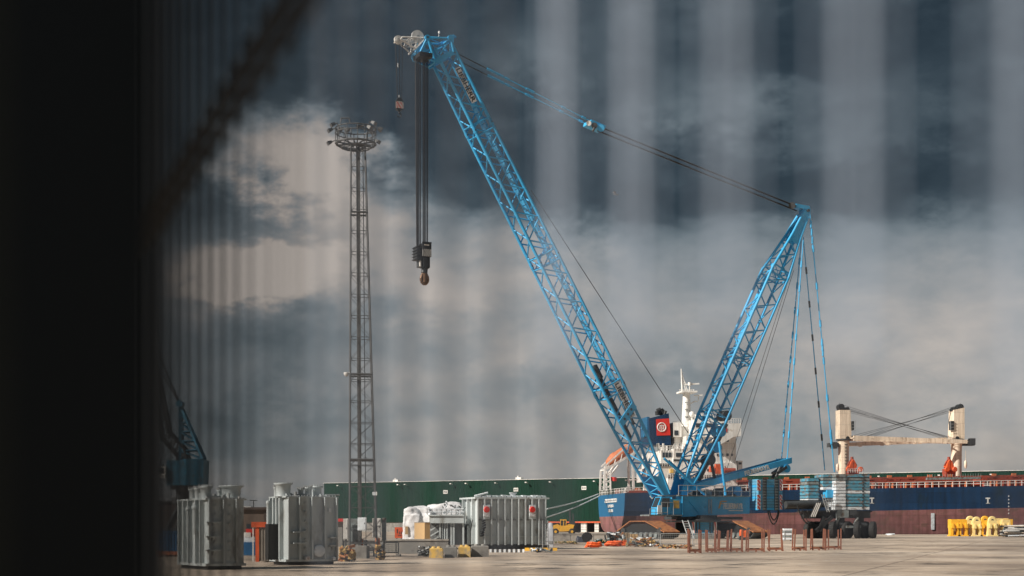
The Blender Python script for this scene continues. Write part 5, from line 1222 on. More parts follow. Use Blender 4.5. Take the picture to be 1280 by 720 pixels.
def lumpy(b, x0, x1, y0, y1, zlo, zhi, nx, ny, nzv, m, seed=0, amp=.12, fn=None):
    """rounded draped body as a lumpy box"""
    cx, cy = (x0+x1)/2, (y0+y1)/2; pts = {}; vs_ = []; fs = []
    def vid(i, j, k):
        if (i, j, k) in pts: return pts[(i, j, k)]
        u, v_, w_ = i/nx*2-1, j/ny*2-1, k/nzv
        r = 1-.10*max(0, w_-.5)*2*(u*u+v_*v_)
        x = cx+u*(x1-x0)/2*r; y = cy+v_*(y1-y0)/2*r; ht = zhi(x) if callable(zhi) else zhi; z = zlo+(ht-zlo)*(w_-.06*(w_ > .8)*(u*u+v_*v_))
        p = V((x, y, z)); nn = mnoise.noise_vector(p*1.1+V((seed, 0, 0))); p += V((nn.x, nn.y, nn.z*.8))*amp; p += mnoise.noise_vector(p*3.1)*amp*.35
        pts[(i, j, k)] = len(vs_); vs_.append(p); return pts[(i, j, k)]
    for i in range(nx):
        for j in range(ny): fs.append((vid(i, j, nzv), vid(i+1, j, nzv), vid(i+1, j+1, nzv), vid(i, j+1, nzv)))
    for k in range(nzv):
        for i in range(nx): fs.append((vid(i, 0, k), vid(i+1, 0, k), vid(i+1, 0, k+1), vid(i, 0, k+1))); fs.append((vid(i+1, ny, k), vid(i, ny, k), vid(i, ny, k+1), vid(i+1, ny, k+1)))
        for j in range(ny): fs.append((vid(0, j+1, k), vid(0, j, k), vid(0, j, k+1), vid(0, j+1, k+1))); fs.append((vid(nx, j, k), vid(nx, j+1, k), vid(nx, j+1, k+1), vid(nx, j, k+1)))
    b.add(vs_, fs, m, True)
D = 106; X = lambda px: (px-640)*D/FP; Z = lambda y: EYE+(HZ-y)*D/FP
b = mb(tarp); lumpy(b, X(503.5), X(525), D-.4, D+2.6, Z(679), lambda x: Z(635)+.1, 18, 16, 20, tarp, 1, .19); lumpy(b, X(511), X(538), D-.1, D+2.8, Z(672), lambda x: Z(632), 20, 16, 16, tarp, 3, .17)
lumpy(b, X(530), X(578), D+.9, D+3.4, Z(646), lambda x: Z(628.5+2.0*math.sin(x*1.8)), 34, 14, 8, tarp, 5, .12)
tp = solo(b, 'tarpaulin_bundle', (X(520), D, 0), 'lumpy white tarpaulin wrapping equipment at the left end of the large ribbed transformer', 'tarpaulin')
b = mb(osb); q = V(tp['_o']) if '_o' in tp else V((0, 0, 0)); tp['_o'] = tuple(tp.location)
b.box(X(507), X(510.6), D-.5, D-.42, Z(668), Z(658)); b.build('paper_label', osb, tp)
F = Fr(530.8, 102, 22); t = thing('chipboard_crate', F.Q(0, .5, 0), 'tall chipboard crate standing before the white tarpaulin', 'crate')
b = mb(osb); zb_, zt_ = F.z(679, 0), F.z(653.5, 0); b.fbox(F, 0, F.a(537.5), 0, F.b(518, 0), zb_, zt_); b.build('side_panel', osb, t)
b = mb(wood); b.fbox(F, -.03, F.a(537.5)+.03, -.03, F.b(518, 0)+.03, zb_-.12, zb_); b.fbox(F, -.02, F.a(537.5)+.02, -.02, F.b(518, 0)+.02, zt_, zt_+.04); b.build('batten', wood, t)
b = mb(dark); 
for a_, b_ in ((.05, .05), (F.a(537.5)-.05, .05), (.05, F.b(518, 0)-.1), (F.a(537.5)-.05, F.b(518, 0)-.1)): b.tube(F.Q(a_, b_, 0), F.Q(a_, b_, zb_-.1), .05, 6)
b.build('stand_leg', dark, t)

# orange skip, orange sign, left low wall and barriers
D = 92; X = lambda px: (px-640)*D/FP; Z = lambda y: EYE+(HZ-y)*D/FP
t = thing('orange_skip', (X(512), D, 0), 'orange-red steel skip with dark underside left of the row of concrete blocks', 'skip')
b = mb(redor); b.hexa([(X(505), D+.2, .25), (X(520), D+.2, .25), (X(520), D+1.4, .25), (X(505), D+1.4, .25), (X(503), D, Z(680)), (X(522), D, Z(680)), (X(522), D+1.6, Z(680)), (X(503), D+1.6, Z(680))], redox); b.box(X(502.5), X(522.5), D-.05, D+1.65, Z(686), Z(679.5), redor); b.build('tub', redor, t)
b = mb(dark); b.box(X(506), X(519), D+.3, D+1.3, 0, .25); b.box(X(508), X(509.5), D-.08, D, .3, Z(681)); b.box(X(516), X(517.5), D-.08, D, .3, Z(681)); b.build('runner', dark, t)
b = mb(white); b.box(X(501)-.02, X(504.6), D+1.8, D+2.2, 0, Z(678)); solo(b, 'white_drum', (X(502.5), D+2, 0), 'small white plastic container at the left edge of the orange skip', 'container', m=whiteold)
D = 118; X = lambda px: (px-640)*D/FP; Z = lambda y: EYE+(HZ-y)*D/FP
t = thing('orange_sign', (X(499), D, 0), 'orange board with small black symbols standing left of the white tarpaulin', 'sign')
b = mb(orange); b.box(X(493.5), X(504), D, D+.08, Z(672.5), Z(659)); s = b.build('board', mat('sign_orange', (.80, .24, .03), .5), t)
b = mb(ink)
for x, y, w_, h in ((496, 664, 1.2, 5), (499, 666, 1, 3), (501.5, 666, 1, 3), (497.5, 669.5, 4.5, .7)): b.box(X(x), X(x+w_), D-.015, D, Z(y+h/2), Z(y-h/2))
b.build('symbols', ink, s)
b = mb(dark); b.tube((X(496), D+.12, 0), (X(496), D+.12, Z(660)), .04, 6); b.tube((X(502), D+.12, 0), (X(502), D+.12, Z(660)), .04, 6); b.build('post', dark, t)
def wall(px0, px1, ytop, ybot, m, lab, cap=None, name='concrete_wall', thick=.35, g=None):
    D = gd(ybot); X = lambda px: (px-640)*D/FP; z = EYE+(HZ-ytop)*D/FP; t = thing(name, (X((px0+px1)/2), D, 0), lab, 'wall', g)
    b = mb(m); b.box(X(px0), X(px1), D, D+thick, 0, z-.06); 
    n_ = int((X(px1)-X(px0))/2.4)
    for k in range(1, n_): x = X(px0)+(X(px1)-X(px0))*k/n_; b.box(x-.02, x+.02, D-.01, D, 0, z-.08, dark)
    b.build('face', m, t); b = mb(cap or conc); b.box(X(px0)-.03, X(px1)+.03, D-.06, D+thick+.8, z-.06, z+.03); b.build('coping', cap or conc, t)
wall(430, 560, 674.6, 692, concg, 'low grey concrete wall behind the floodlight tower and the orange skip')
wall(684, 800, 667.4, 676.5, conc, 'low pale concrete wall below the yellow forklift, left of the ship\'s stern')
def mesh_barrier(px0, px1, ytop, ybot, lab, tilt=0):
    D = gd(ybot); X = lambda px: (px-640)*D/FP; z = EYE+(HZ-ytop)*D/FP; x0, x1 = X(px0), X(px1)
    t = thing('mesh_barrier', ((x0+x1)/2, D, 0), lab, 'barrier', 'wire mesh site barriers')
    b = mb(galv)
    for x in (x0, x1): b.tube((x, D, .02), (x, D+tilt, z), .035, 6)
    b.tube((x0, D+tilt, z), (x1, D+tilt, z), .035, 6); b.tube((x0, D+.02, .2), (x1, D+.02, .2), .03, 6); b.build('frame', galv, t)
    b = mb(galv); n_ = int((x1-x0)/.16)
    for k in range(1, n_): x = x0+(x1-x0)*k/n_; b.tube((x, D+.02, .2), (x, D+tilt, z), .010, 4, galv, caps=False)
    for k in range(1, 5): b.tube((x0, D+.02+tilt*k/5, .2+(z-.2)*k/5), (x1, D+.02+tilt*k/5, .2+(z-.2)*k/5), .010, 4)
    b.build('wire_mesh', galv, t)
    b = mb(concg)
    for x in (x0, x1): b.box(x-.12, x+.12, D-.3, D+.3, 0, .12)
    b.build('foot', concg, t)
mesh_barrier(478, 498, 678, 695, 'wire mesh barrier right of the floodlight tower base')
mesh_barrier(826, 863, 667, 682.5, 'wire mesh barrier leaning before the left crawler track')
mesh_barrier(866, 893, 667, 683, 'wire mesh barrier directly before the crane\'s centre', .1)
mesh_barrier(800, 824, 666.5, 681, 'wire mesh barrier at the left end of the left crawler track', .15)
b = mb(white); D = 115.5; p = P(842, 668.5, D); b.box(p.x-.13, p.x+.13, D-.5, D-.49, p.z-.08, p.z+.08)
# blocks
def block(px0, px1, yt, yb, m, lab, rot=0):
    D = gd(yb); F = Fr(px0, D, rot); a1 = F.a(px1); z = F.z(yt, 0)
    b = mb(m); c = .05
    b.fbox(F, 0, a1, 0, .8, 0, z*.52, m); b.fbox(F, .012, a1-.012, .012, .79, z*.52, z-c, m); b.hexa([F.Q(.012, .012, z-c), F.Q(a1-.012, .012, z-c), F.Q(a1-.012, .79, z-c), F.Q(.012, .79, z-c), F.Q(c, c, z), F.Q(a1-c, c, z), F.Q(a1-c, .75, z), F.Q(c, .75, z)], m)
    for k in range(2): b.lathe(F.Q(a1*(.3+.4*k), .4, z-.01), [(.12, 0), (.11, .08), (.08, .09)], 12, m)
    return solo(b, 'concrete_block', F.Q(a1/2, .4, 0), lab, 'concrete block', 'concrete blocks set in a row before the large transformer', m=m)
block(536.5, 553.5, 685.2, 697.5, yelblock, 'yellow-stained concrete block, leftmost of the row before the large transformer')
block(555.5, 571.0, 683.5, 697, concg, 'plain grey concrete block between the two yellow ones')
block(572.5, 588, 683.2, 696.5, yelblock, 'yellow-stained concrete block between two grey blocks of the row')
block(589, 611, 682, 696.2, concg, 'plain grey concrete block, rightmost of the row', 4)
def kerb(px0, px1, yb, mA, mB, lab, n_):
    D = gd(yb); X = lambda px: (px-640)*D/FP; b = mb(mA)
    for k in range(n_):
        x0 = X(px0)+(X(px1)-X(px0))*k/n_; x1 = x0+(X(px1)-X(px0))/n_-.03
        b.hexa([(x0, D, 0), (x1, D, 0), (x1, D+.4, 0), (x0, D+.4, 0), (x0, D+.06, .2), (x1, D+.06, .2), (x1, D+.34, .2), (x0, D+.34, .2)], mA if k % 2 == 0 else mB)
    return solo(b, 'kerb_barrier', (X((px0+px1)/2), D, 0), lab, 'kerb', m=mA)
kerb(612, 656, 690.5, whiteold, dark, 'low white and dark segmented kerb in front of the large transformer', 15)
kerb(656, 697, 688.5, yel, yelblock, 'low yellow kerb running right from the white segmented one', 7)

# ---------------------------------------------------------------- floodlight tower
def tower():
    D = 78; s_ = D/FP; X = lambda px: (px-640)*s_; Z = lambda py: EYE+(HZ-py)*s_
    t = thing('floodlight_tower', (X(455), D, 0), 'tall slender dark lattice floodlight tower with a round lamp basket on top', 'light tower')
    xc = lambda z: X(447.5)+(X(454)-X(447.5))*(Z(186)-z)/(Z(186)-0); hw = lambda z: (9.7+(18.8-9.7)*(Z(186)-z)/(Z(186)-.3))*s_
    rot = R(8)
    def cor(z, i):
        dx, dy = ((-1, -1), (1, -1), (1, 1), (-1, 1))[i]; h = hw(z); c, s2 = math.cos(rot), math.sin(rot); h *= .9
        return V((xc(z)+h*(dx*c-dy*s2*1), D+h*(dx*s2+dy*c), z))
    zb_, zt_ = .35, Z(184); b = mb(dark2)
    for i in range(4):
        b.tube(cor(zb_, i), cor(zt_, i), .042, 6)
    b.build('leg', dark2, t)
    b = mb(dark2); la_ = mb(dark2); n_ = 19; lv = [zb_+(zt_-zb_)*k/n_ for k in range(n_+1)]
    for k, z in enumerate(lv):
        for i in range(4): la_.tube(cor(z, i), cor(z, (i+1) % 4), .020, 5)
        if k < n_:
            z2 = lv[k+1]
            for i in range(4): la_.tube(cor(z, i), cor(z2, (i+1) % 4), .013, 4); la_.tube(cor(z, (i+1) % 4), cor(z2, i), .013, 4)
    for py in (267, 469, 575):
        z = Z(py)
        for i in range(4): la_.tube(cor(z, i)*1, cor(z, (i+1) % 4), .055, 6)
    la_.build('bracing', dark2, t)
    b = mb(dark2)
    def cc(z, f, g): a = cor(z, 0).lerp(cor(z, 1), f); c = cor(z, 3).lerp(cor(z, 2), f); return a.lerp(c, g)
    b.beam(cc(zb_, .38, .4), cc(zt_, .50, .4), .20, .12, dark2, up=V((0, 1, 0))); b.tube(cc(zb_, .60, .3), cc(zt_, .85, .3), .022, 5)
    b.tube(cc(zb_, .42, .2), cc(zt_, .42, .2), .03, 5); b.build('cable_ladder', dark2, t)
    # basket
    zc = Z(182); c0 = V((X(447)-.1, D, 0)); r = 25*s_
    b = mb(dark2); ring = lambda z, rr: [V((c0.x+rr*math.cos(k*math.pi/6+.2), D+rr*math.sin(k*math.pi/6+.2), z)) for k in range(13)]
    for z, rr, th in ((Z(180), r, .06), (Z(184), r*.75, .05), (Z(167), r*1.02, .03), (Z(161), r*1.02, .035)): b.path(ring(z, rr), th, 6)
    for p, q in zip(ring(Z(180), r), ring(Z(161), r*1.02)): b.tube(p, q, .024, 5)
    for p, q in zip(ring(Z(180), r), ring(Z(184), r*.75)): b.tube(p, q, .03, 5)
    for k in range(6): a = k*math.pi/6; d = V((math.cos(a), math.sin(a), 0))*r; b.tube(V((c0.x, D, Z(181)))-d, V((c0.x, D, Z(181)))+d, .04, 6)
    bk = b.build('basket', dark2, t)
    # floodlights on curved arms
    for k, (px, py, dy, s, up_) in enumerate(((420, 158, -.5, -1, 1), (426, 156, .6, -1, 1), (415, 161, .1, -1, 0), (466, 156, -.5, 1, 1), (472, 158, .3, 1, 0), (461, 159, .7, 1, 1), (414, 176, .2, -1, 0), (434, 155, .9, -1, 1), (462, 164, -.9, 1, 0), (470, 177, -.2, 1, 0))):
        p = V((X(px), D+dy, Z(py))); root = V((c0.x+(p.x-c0.x)*.75, D+dy*.8, Z(170 if py < 170 else 180)))
        b = mb(galv); b.path([root, root+UP*.25, p+V((-s*.12, 0, .05)), p], .03, 6, dark2)
        d = V((s*.8, -.3*(1 if dy < .3 else -1), -.45)).normalized(); u2 = d.cross(UP).normalized()*.16; v2 = u2.cross(d).normalized()*.10
        b.hexa([p-u2*.7-v2*.6, p+u2*.7-v2*.6, p+u2-v2+d*.22, p-u2-v2+d*.22, p-u2*.7+v2*.6, p+u2*.7+v2*.6, p+u2+v2+d*.22, p-u2+v2+d*.22], dark2)
        fl = b.build('floodlight', dark2, t)
        b = mb(glass); q = p+d*.225; b.hexa([q-u2-v2, q+u2-v2, q+u2-v2+d*.02, q-u2-v2+d*.02, q-u2+v2, q+u2+v2, q+u2+v2+d*.02, q-u2+v2+d*.02], glass); b.build('lens', glass, fl)
    b = mb(dark2); b.path([V((X(428), D-.9, Z(160))), V((X(429), D-.9, Z(153.5))), V((X(439), D-.9, Z(153.5))), V((X(440), D-.9, Z(160)))], .035, 6); b.build('hoop', dark2, bk); b = mb(dark2); b.tube(V((X(448), D-.95, Z(164))), V((X(457), D-.95, Z(163.5))), .07, 8); b.build('spare_lamp', dark2, bk)
    # dome camera
    b = mb(white); p = V((X(434), D-.4, Z(468))); b.lathe(p, [(.13, .06), (.15, 0), (.11, -.1), (.03, -.16)][::-1], 12, white); b.tube(p+UP*.05, V((X(438), D-.4, Z(467))), .03, 6); b.build('dome_camera', white, t)
    b = mb(whiteold); b.box(X(467.5), X(472), D-.95, D-.85, Z(619.5), Z(615.5)); b.build('tower_plate', whiteold, t)
    b = mb(concg); b.box(X(441.5), X(468.5), D-4.5, D-2.8, 0, EYE+(HZ-682.5)*(D-4.5)/FP)
    t2 = solo(b, 'ballast_block', (X(455), D-3.6, 0), 'large grey concrete ballast block before the foot of the floodlight tower', 'concrete block', m=concg)
    # foot frame
    b = mb(dark2)
    for i in range(4): p = cor(.4, i); b.box(p.x-.15, p.x+.15, p.y-.15, p.y+.15, 0, .42)
    for z in (.45, .75): 
        for i in range(4): b.beam(cor(z, i), cor(z, (i+1) % 4), .09, .09)
    b.beam(cor(1.7, 0), V((X(438), D-.6, .4)), .06, .06); b.build('foot_frame', dark2, t)
    for (x0, x1, y0, y1, dd, m, nm) in ((449.5, 460, 647, 663, -1.0, whiteold, 'switch_cabinet'), (462.5, 473, 647.5, 672, 1.3, white, 'white_cabinet'), (474, 479, 647, 676, 1.6, greyold, 'grey_cabinet'), (426.8, 433, 648, 674, .8, white, 'white_panel'), (433.5, 446, 648, 678, 1.4, greyold, 'meter_cabinet')):
        b = mb(m); b.box(X(x0), X(x1), D+dd, D+dd+.35, Z(y1), Z(y0)); b.box(X(x0)+.04, X(x1)-.04, D+dd-.015, D+dd, Z(y1)+.04, Z(y0)-.04); 
        b.box(X(x1)-.1, X(x1)-.07, D+dd-.03, D+dd, (Z(y0)+Z(y1))/2, (Z(y0)+Z(y1))/2+.08, dark); b.build(nm, m, t)
        if nm not in ('switch_cabinet',): bb = mb(dark2); bb.box((X(x0)+X(x1))/2-.04, (X(x0)+X(x1))/2+.04, D+dd+.1, D+dd+.2, 0, Z(y1)); bb.build('cabinet_leg', dark2, t)
    b = mb(orange); b.tube((X(450), D+.6, .4), (X(450), D+.6, .95), .11, 8, orangedull); b.tube((X(471), D+.5, .4), (X(471), D+.5, 1.0), .13, 8, orangedull); b.tube((X(456), D+.4, .4), (X(456), D+.4, .9), .1, 8, black); b.build('small_gear', orangedull, t)
dark2 = mat('tower_steel', (.10, .098, .095), .45, var=.3, metal=.3)
tower()
def pile(px0, px1, yt, yb, n_, m_list, lab, name, cat, seed, r=(.04, .1), L_=.5):
    random.seed(seed); D = gd(yb); X = lambda px: (px-640)*D/FP; zt_ = EYE+(HZ-yt)*D/FP; b = mb(m_list[0]); xm = (X(px0)+X(px1))/2
    for k in range(n_):
        x = random.uniform(X(px0), X(px1)); f = 1-abs(x-xm)/(X(px1)-X(px0))*1.0; z = random.uniform(.05, zt_)*f; y = D+random.uniform(0, .8)
        d = V((random.uniform(-1, 1), random.uniform(-.6, .6), random.uniform(-.3, .5))).normalized()*L_*random.uniform(.4, 1)
        p = V((x, y, max(.06, z))); q = p+d; q.z = max(.05, min(zt_, q.z)); q.x = min(max(q.x, X(px0)), X(px1)); rr = random.uniform(*r)
        if k % 2: b.tube(p, q, rr, 7, random.choice(m_list))
        else: b.beam(p, q, rr*2, rr*1.6, random.choice(m_list))
    return solo(b, name, (xm, D, 0), lab, cat, m=m_list[0])
ywood = mat('ochre_rope', (.42, .27, .10), .85, var=.35, scale=8)
pile(424, 441, 682.5, 702, 90, [ywood, rust, ywood, dark], 'heap of ochre ropes and rusty scrap left of the ballast block', 'rope_heap', 'heap', 21, (.03, .09), .5)
pile(469, 479, 681.5, 700, 60, [ywood, dark, ywood, rust], 'heap of ochre ropes and scrap right of the ballast block', 'rope_heap', 'heap', 22, (.03, .08), .45)
pile(522, 537, 683, 696, 50, [galv, greyold, dark], 'tangle of grey metal frames between the orange skip and the blocks', 'scrap_heap', 'heap', 24, (.015, .04), .8)
pile(664, 690, 685.5, 691, 20, [dark, greyold, whiteold], 'few dark and white scraps on the yard before the yellow kerb', 'scrap_heap', 'heap', 25, (.03, .06), .6)

# ---------------------------------------------------------------- forklift
def forklift():
    D = 290; s_ = D/FP; X = lambda px: (px-640)*s_; Z = lambda py: EYE+(HZ-py)*s_; q = lambda px, py, dy=0: V((X(px), D+dy, Z(py)))
    t = thing('forklift', (X(704), D, 0), 'big yellow forklift with a dark mast before the warehouse, left of the ship', 'forklift')
    b = mb(yel); b.prism([q(691, 665), q(710, 664), q(716, 662), q(718, 656), q(711, 655), q(708, 657), q(700, 657), q(697, 655), q(691, 657)], V((0, 2.4, 0))); b.build('body', yel, t)
    b = mb(yel); b.prism([q(700, 657, .3), q(708, 657, .3), q(707, 650, .3), q(701.5, 650, .3)], V((0, 1.8, 0)), glass); b.box(X(700.5), X(708), D+.2, D+2.2, Z(650.5), Z(649.3), yel)
    for x in (700.5, 704.5, 707.6): b.beam(q(x, 657, .2), q(x+.3, 650, .2), .14, .14, yel)
    b.build('cab', glass, t)
    for x in (694.5, 715):
        for dy in (-.1, 2.0): b = mb(tyre); b.lathe(q(x, 664.5, dy), [(.4, 0), (.62, .05), (.66, .15), (.66, .4), (.4, .45)], 18, tyre, V((0, 1, 0))); w_ = b.build('wheel', tyre, t); b = mb(yel); b.lathe(q(x, 664.5, dy-.02), [(.28, 0), (.2, .1)], 12, yel, V((0, 1, 0))); b.build('rim', yel, w_)
    b = mb(dark)
    for dy in (.3, 1.8): b.beam(q(713, 664, dy), q(712.5, 637, dy), .3, .3); b.beam(q(717, 664, dy), q(716.5, 642, dy), .25, .25)
    for y in (637.5, 644, 652, 660): b.tube(q(713, y, .3), q(713, y, 1.8), .18, 6)
    b.beam(q(719, 665, .6), q(725, 665.5, .6), .2, .12); b.beam(q(719, 665, 1.5), q(725, 665.5, 1.5), .2, .12); b.box(X(714), X(719), D+.2, D+2, Z(664), Z(651)); b.build('mast', dark, t)
forklift()
t = thing('stack_cover', P(688, HZ, 120)-UP*EYE, 'pale grey sheeted stack just right of the large transformer', 'covered stack')
b = mb(greyold); D = 115; p = P(684, 0, D); q = P(692, 0, D); lumpy(b, p.x, q.x, D, D+1.2, 0, P(0, 653, D).z, 8, 8, 10, mat('pale_grey_sheet', (.50, .52, .56), .7), 9, .05); b.build('sheet', greyold, t)
b = mb(galv); b.box(p.x+.1, q.x-.1, D-.05, D+.2, .3, .5); b.build('band', galv, t)

# clutter before the stern
D = 150
pt = thing('covered_pump', P(730, HZ, D)-UP*EYE, 'dark machine half covered with a dark grey sheet, left of the orange hoses', 'machine')
b = mb(dtarp); X = lambda px: (px-640)*D/FP; Z = lambda y: EYE+(HZ-y)*D/FP
lumpy(b, X(721), X(734), D, D+1.6, 0, lambda x: Z(670)+.1*math.sin(x*5), 12, 8, 10, dtarp, 4, .12); b.build('sheet', dtarp, pt)
b = mb(black); b.tube((X(733), D-.1, .55), (X(733), D+.6, .55), .5, 14); b.box(X(728), X(740), D+.1, D+1.1, .3, Z(670)); b.path([V((X(730), D, Z(670))), V((X(731), D, Z(666.5))), V((X(737), D, Z(667))), V((X(740), D, Z(672)))], .12, 8); b.box(X(735.5), X(738), D-.05, D+.05, Z(677), Z(672), whiteold); b.build('engine', black, pt)
def hose(px, py, r, lab, seed, m=orange):
    random.seed(seed); D = gd(py); c = P(px, py, D); b = mb(m)
    for k in range(5):
        cx = c.x+random.uniform(-.3, .3)*r; cy = D+random.uniform(-.3, .5); pts = []
        for j in range(15): t_ = j/14*2*math.pi; pts.append(V((cx+math.cos(t_)*r*random.uniform(.85, 1.1), cy+math.sin(t_)*.5, .08+.07*k+.04*math.sin(t_*3+seed))))
        b.path(pts, .075, 7, m)
    return solo(b, 'hose_coil', (c.x, D, 0), lab, 'hose coil', 'orange hose coils lying on the yard', m=m)
ohose = mat('orange_hose', (.78, .12, .02), .5)
hose(742, 684.5, .55, 'bright orange hose coil right beside the covered dark machine', 1, ohose); hose(765, 683, .6, 'orange hose coil in the middle of the three', 2, ohose); hose(777, 682.5, .55, 'orange hose coil nearest the wooden crates', 3, ohose)
def crate(px0, px1, yt, yb, m, lab, n_=4):
    D = gd(yb); X = lambda px: (px-640)*D/FP; z = EYE+(HZ-yt)*D/FP; b = mb(m); x0, x1 = X(px0), X(px1)
    b.box(x0+.03, x1-.03, D+.03, D+.9, .1, z-.02, wood)
    for k in range(n_): zz = .1+(z-.1)*k/n_; b.box(x0, x1, D, D+.03, zz+.02, zz+(z-.1)/n_-.02, m)
    for x in (x0, (x0+x1)/2-.04, x1-.08): b.box(x, x+.08, D-.03, D, 0, z, m)
    return solo(b, 'wooden_crate', ((x0+x1)/2, D, 0), lab, 'crate', 'weathered wooden crates before the left crawler track', m=m)
crate(779, 787, 665.5, 680.5, wood, 'tall weathered crate nearest the orange hoses'); crate(788, 797, 667.5, 681, osb, 'light brown crate standing close before the left crawler track')
crate(797, 806, 671, 682, greyold, 'low grey crate at the foot of the left crawler track')
pile(744, 760, 674, 682, 60, [ywood, greyold, dark, green], 'low heap of straw-coloured scrap behind the orange hoses', 'scrap_heap', 'heap', 31, (.03, .08), .6)
pile(757, 781, 666, 681.5, 60, [dark, greyold, whiteold, black, rust], 'stack of grey and dark pumps and pipes behind the orange hoses', 'pump_stack', 'stack', 32, (.05, .14), .9)
pile(784, 824, 672, 683.5, 110, [rust, brown, greyold, ywood, whiteold], 'long heap of rusty scrap along the left crawler track', 'scrap_heap', 'heap', 33, (.03, .09), .7)
pile(825, 866, 681, 686, 60, [rust, brown, ywood], 'thin line of rusty debris before the mesh barriers', 'scrap_heap', 'heap', 34, (.02, .05), .7)
pile(694, 722, 676.5, 680, 60, [mat('weeds', (.09, .11, .04), .9), ywood], 'strip of dry weeds and debris at the foot of the low pale wall', 'weed_strip', 'weeds', 35, (.02, .05), .5)
b = mb(orange); D = 180; X = lambda px: (px-640)*D/FP; Z = lambda y: EYE+(HZ-y)*D/FP
lumpy(b, X(925), X(929.6), D, D+.5, Z(670), Z(661.5), 6, 5, 8, ohose, 2, .06); lumpy(b, X(930), X(935), D, D+.6, Z(672), Z(663), 6, 5, 8, ohose, 6, .07); b.box(X(924.5), X(935.5), D-.02, D+.7, 0, Z(671.5), dark)
solo(b, 'orange_sack', (X(930), D, 0), 'pair of bright orange sacks on a dark stand before the right crawler track', 'sacks', m=ohose)
p = P(980, 676, 170); b = mb(greyold); X = lambda px: (px-640)*170/FP; Z = lambda y: EYE+(HZ-y)*170/FP
for k in range(5): b.box(X(980), X(991), 170, 171, Z(674.5)+k*.27, Z(674.5)+k*.27+.22, greyold if k % 2 else whiteold)
for x in (980.5, 989.5): b.box(X(x), X(x+1), 169.97, 171, 0, Z(663), galv)
solo(b, 'pallet_stack', (X(985), 170, 0), 'pale grey stack of pallets behind the rusty racks, left of the wagon', 'pallet stack', m=greyold)

# ---------------------------------------------------------------- rusty racks
def rack_proto(px0, px1, yt, yb, tilt, lab, seed, double=True):
    random.seed(seed); D = gd(yb); X = lambda px: (px-640)*D/FP; z = EYE+(HZ-yt)*D/FP; x0, x1 = X(px0), X(px1); dp = .9
    t = thing('stanchion_rack', ((x0+x1)/2, D, 0), lab, 'rack', 'rusty red stanchion racks standing in a line on the yard')
    b = mb(rustred)
    for y in (D, D+dp): b.beam((x0, y, .14), (x1, y, .14), .07, .10)
    for x in (x0, x1): b.beam((x, D, .2), (x, D+dp, .2), .06, .08)
    for x in (x0, (x0+x1)/2, x1): b.box(x-.05, x+.05, D-.05, D+.05, 0, .1)
    b.beam((x0, D+.4, .22), (x1, D+.4, .22), .12, .06, rust); b.build('base_frame', rustred, t)
    for x, y in ((x0, D), (x1, D), (x0+.04*tilt, D+dp), (x1+.05*tilt, D+dp)):
        dx = random.uniform(-.07, .07)*tilt; b = mb(rustred); b.beam((x, y, .02), (x+dx, y, z*random.uniform(.94, 1.02)), .085, .085, up=V((0, 1, 0))); b.build('post', rustred, t)
    return t
RK = [(862, 876, 661, 691.5, .4, 'rusty red rack, leftmost of the line before the crane'), (884.5, 895, 662, 690.5, .6, 'narrow rusty rack, second from the left in the line'),
      (898.8, 910, 662, 689.5, 1, 'rusty rack, third from the left, before the crane\'s right side'), (914, 928, 661.5, 690, 1.6, 'leaning rusty rack below the orange sacks'),
      (935, 955, 661, 690, .6, 'wide rusty rack below the counterweight stack'), (962, 978.5, 661.5, 689, 2.2, 'crooked rusty rack left of the pale pallets'),
      (993, 1007.5, 661, 688.5, 1, 'rusty rack just right of the pale pallets'), (1016, 1031.5, 660.5, 688, .8, 'rusty rack before the dark pair of wagon wheels'),
      (1035.5, 1051, 661, 687, .6, 'rusty rack, rightmost of the line, before the wagon')]
for k, r_ in enumerate(RK): rack_proto(*r_[:5], r_[5], 50+k)

# ---------------------------------------------------------------- yellow castings on the right
def saddle(px, yt, D, hook, lab, m, wpx=11):
    X = lambda p_: (p_-640)*D/FP; s_ = D/FP; x = X(px); w_ = wpx*s_; zt_ = EYE+(HZ-yt)*s_
    t = thing('yellow_saddle', (x, D, 0), lab, 'steel saddle', 'yellow steel saddles stacked on the quay')
    b = mb(m)
    b.prism([V((x-w_*.5, D, .05)), V((x-w_*.22, D, .05)), V((x-w_*.2, D, zt_*.45)), V((x, D, zt_*.62)), V((x+w_*.2, D, zt_*.45)), V((x+w_*.22, D, .05)), V((x+w_*.5, D, .05)), V((x+w_*.5, D, zt_*.55)), V((x+w_*.42, D, zt_)), V((x-w_*.42, D, zt_)), V((x-w_*.5, D, zt_*.55))], V((0, 1.4, 0)), m)
    b.box(x-w_*.6, x+w_*.6, D-.15, D+1.55, 0, .22, m); b.build('cradle', m, t)
    b = mb(m)
    for dx in (-.3, .3): b.prism([V((x+w_*dx-.25, D-.35, zt_*.5)), V((x+w_*dx+.25, D-.35, zt_*.5)), V((x+w_*dx+.12, D-.35, zt_*.8)), V((x+w_*dx-.12, D-.35, zt_*.8))], V((0, .35, 0)), m)
    b.build('lug', m, t)
    if hook:
        b = mb(m); b.lathe(V((x, D+.4, zt_)), [(.62, -.2), (.75, -.15), (.75, .15), (.62, .2)], 18, m, V((0, 1, 0))); b.lathe(V((x, D+.15, zt_)), [(.25, -.05), (.25, .1)], 10, dark, V((0, 1, 0))); b.build('round_eye', m, t)
items = [(1194, 650, 256, 0, yel), (1204, 649.5, 256, 0, yel), (1213.5, 650, 258, 1, pyel), (1221.5, 651, 256, 1, pyel), (1232, 650, 256, 1, yel), (1241, 650.5, 255, 1, pyel), (1250, 649, 257, 0, pyel), (1258, 649.5, 256, 0, pyel)]
